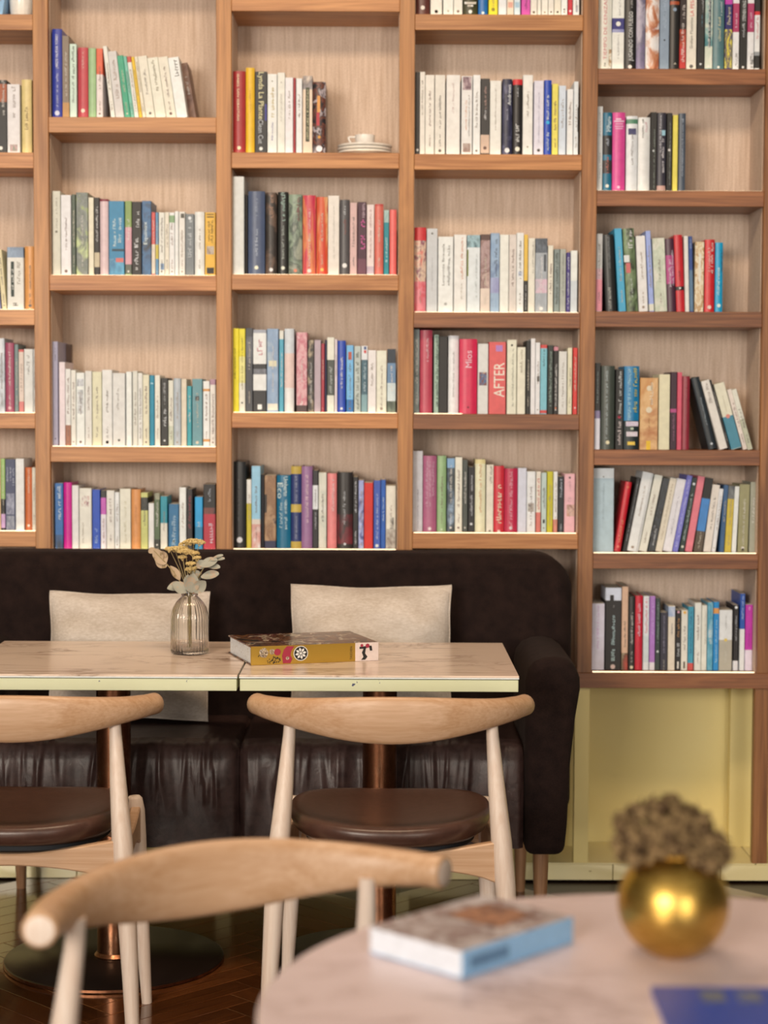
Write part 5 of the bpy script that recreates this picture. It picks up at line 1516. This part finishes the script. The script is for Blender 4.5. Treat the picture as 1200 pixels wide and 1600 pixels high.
M['stem'] = plain('a88e5c', 0.7)
M['yarrow'] = speckled('dried_yarrow', 'e6c078', 'b08840', 260, 0.6, 0.9, base2='f0d090')
M['leaf'] = speckled('eucalyptus_leaf', 'aca28a', 'c0a484', 60, 0.55, 0.75, base2='b4aa90')
M['leaf_tan'] = speckled('dry_tan_leaf', 'c8a884', 'a0845c', 60, 0.56, 0.75, base2='bc9c78')
rg = random.Random(21)


def leaf_mb(length, width, curl):
    mb = MB()
    n, k = 10, 6
    vs = []
    for i in range(n + 1):
        u = i / n
        hw = width / 2 * (math.sin(math.pi * min(1, u * 0.94 + 0.03)) ** 0.75)
        for j in range(k + 1):
            v = j / k * 2 - 1
            vs.append((v * hw, length * u, curl * length * (u * u) * 0.5 + 0.22 * hw * v * v + 0.03 * length * math.sin(u * 5) * v))
    q = k + 1
    fs = [(i * q + j, i * q + j + 1, (i + 1) * q + j + 1, (i + 1) * q + j) for i in range(n) for j in range(k)]
    mb.add(vs, fs)
    o0 = len(vs)
    vs2 = [(x, y, z - 0.0005) for x, y, z in vs]
    mb.add(vs2, [f[::-1] for f in fs])
    return mb


def basis(d, face):
    d = Vector(d).normalized()
    f = Vector(face)
    f = (f - d * f.dot(d)).normalized()
    x = d.cross(f)
    return Matrix((x, d, f)).transposed()


def sprig(label, pts_px, leaves):
    root = empty('eucalyptus_sprig', (VX, VY, TT + 0.0005))
    tag(root, label, 'dried plant', 'dried sprigs in the glass vase')
    pts = [vpt(*p) for p in pts_px]
    MB().tube(pts, [0.0014] * (len(pts) - 1) + [0.0008], 7).build('stem', M['stem'], root, smooth=60)
    for (b0, b1, wd, face, mat, dy) in leaves:
        a = vpt(b0[0], b0[1], dy)
        c = vpt(b1[0], b1[1], dy)
        d = c - a
        L = d.length
        d = d + Vector((0, face[3] if len(face) > 3 else 0, 0)) * L
        o = leaf_mb(d.length, wd, rg.uniform(-0.15, 0.3)).build('leaf', M[mat], root, smooth='all', fixn=False)
        R = basis(d, face[:3]).to_4x4()
        o.matrix_local = Matrix.Translation(a) @ R
    return root


PX = 1 / 649.0
sprig('eucalyptus sprig with rounded tan leaves leaning left in the glass vase',
      [(298, 1016, 0.0), (297, 960, 0.0), (295, 935, -0.004), (284, 912, -0.008), (268, 890, -0.012), (254, 874, -0.014), (240, 860, -0.014)],
      [((254, 876), (240, 858), 17 * PX, (-0.3, -1, 0.2), 'leaf_tan', -0.014), ((258, 882), (244, 862), 22 * PX, (0.3, -1, 0.3, 0.3), 'leaf_tan', -0.016), ((260, 886), (243, 874), 17 * PX, (0.2, -1, 0.5), 'leaf_tan', -0.014),
       ((240, 864), (234, 856), 12 * PX, (0, -1, 0.4), 'leaf_tan', -0.014), ((281, 906), (266, 884), 14 * PX, (0.7, -0.8, 0.2), 'leaf_tan', -0.01), ((286, 913), (262, 921), 18 * PX, (-0.2, -0.8, 0.7), 'leaf', -0.012)])
sprig('eucalyptus sprig with grey green leaves spreading right in the glass vase',
      [(295, 1016, 0.004), (296, 960, 0.002), (297, 935, 0.0), (303, 915, -0.004), (312, 898, -0.006), (320, 884, -0.008), (330, 873, -0.008)],
      [((318, 888), (309, 876), 16 * PX, (0.2, -1, 0.3), 'leaf', -0.008), ((322, 884), (344, 887), 13 * PX, (0, -0.7, 0.8), 'leaf', -0.008), ((312, 884), (340, 875), 17 * PX, (0.1, -1, 0.6), 'leaf', -0.01), ((326, 876), (351, 872), 10 * PX, (0.0, -0.6, 0.9), 'leaf', -0.006),
       ((330, 874), (348, 866), 8 * PX, (0.2, -0.5, 0.9), 'leaf', -0.004), ((314, 902), (342, 896), 17 * PX, (0.1, -0.8, 0.7), 'leaf', -0.012), ((310, 902), (302, 892), 14 * PX, (0.0, -1, 0.3), 'leaf', -0.006)])
sprig('eucalyptus sprig with short broad leaves at the mouth of the glass vase',
      [(298, 1010, -0.006), (297, 950, -0.006), (297, 932, -0.008), (298, 912, -0.014)],
      [((298, 926), (303, 896), 24 * PX, (0.1, -1, 0.1, -0.4), 'leaf', -0.016), ((303, 925), (322, 906), 20 * PX, (0.3, -1, 0.2, -0.3), 'leaf', -0.018), ((293, 924), (270, 912), 19 * PX, (-0.1, -0.9, 0.5, -0.2), 'leaf', -0.016),
       ((298, 915), (314, 894), 16 * PX, (-0.3, -1, 0.4), 'leaf', 0.006), ((290, 920), (293, 898), 13 * PX, (-0.7, -0.8, 0.1), 'leaf', -0.01)])


def umbel(mb, c, r, n, rgx):
    for _ in range(n):
        a = rgx.uniform(0, 6.283)
        q = r * math.sqrt(rgx.random())
        p = Vector((c.x + q * math.cos(a), c.y + q * math.sin(a) * 0.8, c.z + rgx.uniform(-0.002, 0.002) - 0.25 * q * q / r))
        s = rgx.uniform(0.0018, 0.0033)
        # small bud: octahedron-like, flattened
        mb.add([p + Vector(v) * s for v in ((1, 0, 0), (0.3, 0.95, 0), (-0.8, 0.6, 0), (-0.8, -0.6, 0), (0.3, -0.95, 0), (0, 0, 0.8), (0, 0, -0.9))],
               [(0, 1, 5), (1, 2, 5), (2, 3, 5), (3, 4, 5), (4, 0, 5), (1, 0, 6), (2, 1, 6), (3, 2, 6), (4, 3, 6), (0, 4, 6)])


YAR = [('broad yarrow head at the top of the dried bunch', [((303, 841), 15, 0.0), ((290, 846), 9, 0.004), ((312, 844), 8, -0.004)]),
       ('yarrow head spreading left in the dried bunch', [((272, 853), 13, -0.004), ((284, 852), 9, 0.0), ((264, 854), 6, -0.008)]),
       ('yarrow with several small heads in the middle of the dried bunch', [((290, 857), 12, -0.012), ((301, 860), 9, -0.01), ((308, 868), 6, -0.012), ((298, 877), 7, -0.014), ((296, 886), 6, -0.012), ((285, 867), 6, -0.01), ((304, 884), 5, -0.008)])]
for k, (lab, heads) in enumerate(YAR):
    root = empty('dried_yarrow', (VX, VY, TT + 0.0005))
    tag(root, 'dried tan ' + lab, 'dried plant', 'dried yarrow in the glass vase')
    base = Vector((0.003 * (k - 1), 0.004 * (1 - k), 0.012))
    nk = vpt(296 + (k - 1) * 2, 930, 0.003 * (1 - k))
    for (c, r, dy) in heads:
        tip = vpt(c[0], c[1] + 2, dy)
        midp = nk.lerp(tip, 0.55) + Vector((rg.uniform(-0.003, 0.003), 0, 0))
        stm = MB().tube([base, nk, midp, tip], [0.001, 0.001, 0.0009, 0.0007], 6).build('stem', M['stem'], root, smooth=60)
        mb = MB()
        rr = r * PX * 1.15
        umbel(mb, tip, rr, int(40 + rr * rr * 300000), rg)
        for q in range(7):
            e = tip + Vector((rr * 0.8 * math.cos(q * 0.9), rr * 0.6 * math.sin(q * 0.9), 0))
            mb.tube([tip - Vector((0, 0, 0.012)), e], [0.0006, 0.0005], 4)
        mb.build('flower_head', M['yarrow'], stm, fixn=False)

# big illustrated book lying across the gap between the two tables
m, nt, b = new_mat('gold_foil')
b.inputs['Base Color'].default_value = (0.66, 0.44, 0.085, 1)
b.inputs['Metallic'].default_value = 0.9
b.inputs['Roughness'].default_value = 0.3
f = noise(nt, coords(nt), 90, 3)
bump(nt, b, f, 0.08, 0.001)
M['foil'] = m
A0 = Vector((-0.306, 4.262, 0))
A1 = Vector((-0.012, 4.358, 0))
ang = math.atan2(A1.y - A0.y, A1.x - A0.x)
BL, BD, BH = (A1 - A0).length, 0.228, 0.0435
ab = empty('picture_book', (A0.x, A0.y, TT + 0.0005), ang)
tag(ab, 'thick gold-spined picture book lying on the sofa tables', 'book')
COVER = art(('140f0c', '2a1810', '1c1410', 'a0622c', '1a1210', '6c1c18', 'e0c8a0', '181210', '281c14'), 20, (1, 1, 1))
COVER.node_tree.nodes['Principled BSDF'].inputs['Roughness'].default_value = 0.22
bdy = MB()
bdy.box((0, 0, 0), (BL, BD, 0.003), 1, ch=0.0008)
bdy.box((0, 0, BH - 0.003), (BL, BD, BH), 1, ch=0.0008)
bdy.box((0, 0, 0.0028), (BL, 0.004, BH - 0.0028), 0)
bdy.build('cover', [M['foil'], COVER], ab)
MB().box((0.004, 0.004, 0.003), (BL - 0.004, BD - 0.006, BH - 0.003)).build('pages', speckled('page_edges', 'efe6d8', 'c8bcaa', 200, 0.6, 0.9), ab)
# spine front sheet with printed ornaments
sp = MB().box((0, -0.0012, 0.0), (BL * 0.815, 0.0, BH), ch=0.0004).build('spine', M['foil'], ab)


def disc(mb, cx, cz, r, y, n=20, a0=0, a1=360, mi=0, sx=1.0, sz=1.0):
    pts = [(cx + sx * r * math.cos(math.radians(a0 + (a1 - a0) * i / n)), y, cz + sz * r * math.sin(math.radians(a0 + (a1 - a0) * i / n))) for i in range(n)]
    mb.add(pts, [tuple(range(n))], mi)


INK = plain('1c1816', 0.5)
REDP = plain('a8283c', 0.45)
IVORY = plain('f2e6d2', 0.5)
MB().box((BL * 0.815, -0.0012, 0), (BL, 0.0, BH), ch=0.0004).build('spine_panel', plain('ecd0bc', 0.5), ab)
pr = MB()
disc(pr, 0.119, 0.024, 0.0175, -0.0016)
pr.build('spine_print', IVORY, sp, fixn=False)
pr = MB()
disc(pr, 0.119, 0.024, 0.0158, -0.0019)
pr.build('spine_print', INK, sp, fixn=False)
pr = MB()
for q in range(8):
    a = q * math.pi / 4 + 0.2
    c_, s_ = math.cos(a), math.sin(a)
    pr.add([(0.119 + c_ * 0.003, -0.0021, 0.024 + s_ * 0.003), (0.119 + c_ * 0.009 - s_ * 0.003, -0.0021, 0.024 + s_ * 0.009 + c_ * 0.003), (0.119 + c_ * 0.014, -0.0021, 0.024 + s_ * 0.014), (0.119 + c_ * 0.009 + s_ * 0.003, -0.0021, 0.024 + s_ * 0.009 - c_ * 0.003)], [(0, 1, 2, 3)])
disc(pr, 0.119, 0.024, 0.0028, -0.0022)
pr.build('spine_print', IVORY, sp, fixn=False)
pr = MB()
pr.add([(x, -0.0017, z) for x, z in ((0.076, 0.002), (0.094, 0.002), (0.099, 0.012), (0.094, 0.02), (0.096, 0.030), (0.103, 0.041), (0.086, 0.042), (0.078, 0.034), (0.074, 0.02))], [tuple(range(9))])
pr.build('spine_print', REDP, sp, fixn=False)
pr = MB()
disc(pr, 0.063, 0.029, 0.008, -0.0017)
pr.build('spine_print', REDP, sp, fixn=False)
IVP = art(('f0e0c4', '8c6c4c', 'e8d0a8'), 160)
pr = MB()
for q in range(5):
    disc(pr, 0.030 + 0.0045 * math.cos(q * 1.3), 0.028 + 0.005 * math.sin(q * 1.3), 0.0068, -0.0016 - q * 0.0001, 14)
pr.build('spine_print', IVP, sp, fixn=False)
pr = MB()
disc(pr, 0.050, 0.030, 0.0065, -0.0016, 14)
pr.build('spine_print', IVP, sp, fixn=False)
pr = MB()
disc(pr, 0.087, 0.014, 0.004, -0.0020, 12)
pr.build('spine_print', IVP, sp, fixn=False)
pr = MB()
for q in range(40):
    a = rg.uniform(0, 6.28); d = 0.012 * math.sqrt(rg.random())
    disc(pr, 0.052 + 1.6 * d * math.cos(a), 0.011 + 0.7 * d * math.sin(a), 0.0014, -0.0015, 6)
for q in range(14):
    disc(pr, 0.025 + rg.uniform(-0.008, 0.012), 0.026 + rg.uniform(-0.007, 0.008), 0.0011, -0.0024, 6)
lettering(pr, 'TASCHEN', 0.020, 0.031, 0.0056, 0.2415, -0.0016, 'up')
pr.build('spine_print', INK, sp, fixn=False)
pr = MB()
pr.add([(x, -0.0016, z) for x, z in ((0.262, 0.034), (0.292, 0.036), (0.294, 0.024), (0.288, 0.024), (0.286, 0.032), (0.278, 0.030), (0.276, 0.018), (0.282, 0.010), (0.276, 0.003), (0.266, 0.003), (0.272, 0.010), (0.268, 0.020), (0.272, 0.029), (0.262, 0.029))], [tuple(range(14))])
pr.build('spine_print', INK, sp, fixn=False)
pr = MB()
disc(pr, 0.282, 0.036, 0.005, -0.0017)
pr.build('spine_print', REDP, sp, fixn=False)
pr = MB()
disc(pr, 0.268, 0.037, 0.0036, -0.0017)
pr.build('spine_print', REDP, sp, fixn=False)

# ------------------------------------------------------------------ round table in the foreground and what lies on it
RTX, RTY, RTR = 0.312, 1.822, 0.436
rt = empty('round_table', (RTX, RTY, 0))
tag(rt, 'round pale pink marble cafe table in the blurred foreground', 'table')
M['marble_pink'] = marble('pale_pink_marble', 'ecccbe', 'a88474', 0.0, 2.4, 0.7, 0.28)
MB().lathe([(0.002, TT - 0.022), (RTR - 0.003, TT - 0.022), (RTR, TT - 0.019), (RTR, TT - 0.003), (RTR - 0.003, TT), (0.002, TT)], 96).build('tabletop', M['marble_pink'], rt, smooth=35)
MB().tube([(0, 0, 0.012), (0, 0, TT - 0.03)], 0.041, 32).build('column', M['copper'], rt, smooth=40)
MB().box((-0.13, -0.13, TT - 0.032), (0.13, 0.13, TT - 0.022), ch=0.002).build('mounting_plate', M['dark_metal'], rt)
MB().lathe([(0.001, 0.0), (0.258, 0.0), (0.262, 0.002), (0.262, 0.009), (0.259, 0.0115), (0.001, 0.0125)], 64).build('base_plate', M['dark_metal'], rt, smooth=40)
# paperback with the blue spine
P0 = Vector((0.083, 1.908, 0)); P1 = Vector((0.212, 2.043, 0))
a = math.atan2(P1.y - P0.y, P1.x - P0.x)
pb = empty('paperback_book', (P0.x, P0.y, TT + 0.0005), a)
tag(pb, 'blurred paperback with light blue spine lying on the round table', 'book')
L_, D_2, H_ = (P1 - P0).length, 0.134, 0.029
BLUE = plain('8fb4cc', 0.4)
CV = art(('b8a498', 'c8b4a8', '8c6c60', 'd8c8bc', '7c5044'), 14, (1, 1, 1))
mb = MB()
mb.box((0, 0, 0), (L_, D_2, 0.001), 0).box((0, 0, H_ - 0.001), (L_, D_2, H_), 1).box((0, -0.0012, 0), (L_, 0.0, H_), 0)
mb.build('cover', [BLUE, CV], pb)
MB().box((0.0005, 0.0, 0.001), (L_ - 0.0005, D_2 - 0.0005, H_ - 0.001)).build('pages', plain('e8e0d8', 0.85), pb)
mb = MB()
mb.add([(x, -0.0016, z) for x, z in ((0.012, 0.008), (0.075, 0.008), (0.075, 0.021), (0.012, 0.021))], [(0, 1, 2, 3)])
mb.build('spine_print', plain('5c7c94', 0.5), pb, fixn=False)
mb = MB()
mb.add([(x, y, H_ + 0.0004) for x, y in ((0.09, 0.03), (0.165, 0.03), (0.165, 0.105), (0.09, 0.105))], [(0, 1, 2, 3)])
mb.build('cover_print', art(('8c5438', 'b87c54', '5c3428', 'c89c7c'), 30, (1, 1, 1)), pb, fixn=False)
# blue booklet at the lower right
bk = empty('blue_booklet', (0.374, 1.765, TT + 0.0005), math.radians(-1))
tag(bk, 'royal blue booklet with gold print at the lower right corner', 'booklet')
mb = MB().box((-0.10, -0.10, 0.0), (0.10, 0.10, 0.0009), 0).box((-0.10, -0.10, 0.0052), (0.10, 0.10, 0.0062), 0).box((-0.1008, -0.10, 0), (-0.10, 0.10, 0.0062), 0)
mb.build('cover', [plain('2c4a9c', 0.4)], bk)
MB().box((-0.0998, -0.0995, 0.0009), (0.0995, 0.0995, 0.0052)).build('pages', PAGES, bk)
mb = MB()
for k in range(3):
    x0 = -0.055 + k * 0.036
    mb.add([(x0, 0.05 - 0.0, 0.0066), (x0 + 0.024, 0.05, 0.0066), (x0 + 0.024, 0.086, 0.0066), (x0, 0.086, 0.0066)], [(0, 1, 2, 3)])
mb.build('cover_print', art(('2c4a9c', '7c7a6c', '4c5c8c'), 70, (1, 1, 1)), bk, fixn=False)
# golden ball vase
gp = at(1052, 1413, 2.0)
GR = 0.0605
gv = empty('gold_ball_vase', (gp.x, 2.0, TT + 0.0005))
tag(gv, 'shiny golden ball vase holding a dried flower on the round table', 'vase')
m, nt, b = new_mat('brushed_gold')
f = noise(nt, coords(nt, (1, 1, 5)), 60, 4)
nt.links.new(ramp(nt, f, [(0.3, (0.45, 0.27, 0.055)), (0.7, (0.68, 0.45, 0.12))]), b.inputs['Base Color'])
b.inputs['Metallic'].default_value = 1.0
b.inputs['Roughness'].default_value = 0.36
prof = [(0.002, 0.0), (0.022, 0.0)]
cz = 0.057
for i in range(1, 40):
    an = math.radians(-68 + (132) * i / 39)
    prof.append((GR * math.cos(an), cz + GR * math.sin(an)))
rtop, ztop_ = prof[-1]
prof += [(rtop - 0.0012, ztop_ + 0.0012), (rtop - 0.003, ztop_ - 0.001)]
for i in range(0, 30):
    an = math.radians(62 - 125 * i / 29)
    prof.append(((GR - 0.003) * math.cos(an), cz + (GR - 0.003) * math.sin(an)))
prof += [(0.002, 0.004)]
MB().lathe(prof, 72).build('body', m, gv, smooth='all')
MB().lathe([(rtop - 0.0028, ztop_ - 0.001), (rtop + 0.001, ztop_ - 0.001), (rtop + 0.0015, ztop_ + 0.0015), (rtop, ztop_ + 0.0028), (rtop - 0.0025, ztop_ + 0.002)], 64).build('rim', m, gv, smooth='all')
# dried hydrangea
hy = empty('dried_hydrangea', (gp.x, 2.0, TT + 0.0005))
tag(hy, 'brown dried hydrangea head drooping out of the golden vase', 'dried plant')
m1 = speckled('dry_petal', '9c7c4c', '4a301c', 70, 0.54, 0.9, base2='846440')
MB().tube([(0, 0, 0.006), (0, 0, 0.08), (-0.002, 0, 0.125)], [0.0022, 0.0022, 0.0016], 8).build('stem', plain('6c5a3c', 0.8), hy, smooth=60)
rgh = random.Random(4)


def petals(centre, rx, ry, rz_, n, name):
    mb = MB()
    for _ in range(n):
        d = Vector((rgh.gauss(0, 1), rgh.gauss(0, 1), rgh.gauss(0, 1))).normalized()
        k = rgh.uniform(0.72, 1.05)
        p = Vector((centre[0] + d.x * rx * k, centre[1] + d.y * ry * k, centre[2] + d.z * rz_ * k))
        nrm = (d + Vector((rgh.uniform(-.8, .8), rgh.uniform(-.8, .8), rgh.uniform(-.8, .8)))).normalized()
        t = nrm.orthogonal().normalized()
        t = Matrix.Rotation(rgh.uniform(0, 6.28), 3, nrm) @ t
        bt = nrm.cross(t)
        s = rgh.uniform(0.005, 0.009)
        mb.add([p - t * s, p - bt * s * 0.6 + nrm * s * 0.15, p + t * s + nrm * s * 0.4, p + bt * s * 0.6 + nrm * s * 0.15, p - nrm * s * 0.1], [(0, 1, 4), (1, 2, 4), (2, 3, 4), (3, 0, 4)])
    o = mb.build(name, m1, hy, fixn=False)
    tag(o, kind='stuff')
    return o


petals((-0.012, 0, 0.138), 0.052, 0.045, 0.030, 900, 'flower_head')
petals((0.033, -0.012, 0.116), 0.026, 0.028, 0.024, 320, 'flower_head')
petals((-0.043, -0.008, 0.122), 0.024, 0.026, 0.022, 220, 'flower_head')
petals((-0.004, 0.004, 0.166), 0.012, 0.012, 0.010, 60, 'flower_head')
print('objects', len(bpy.data.objects))
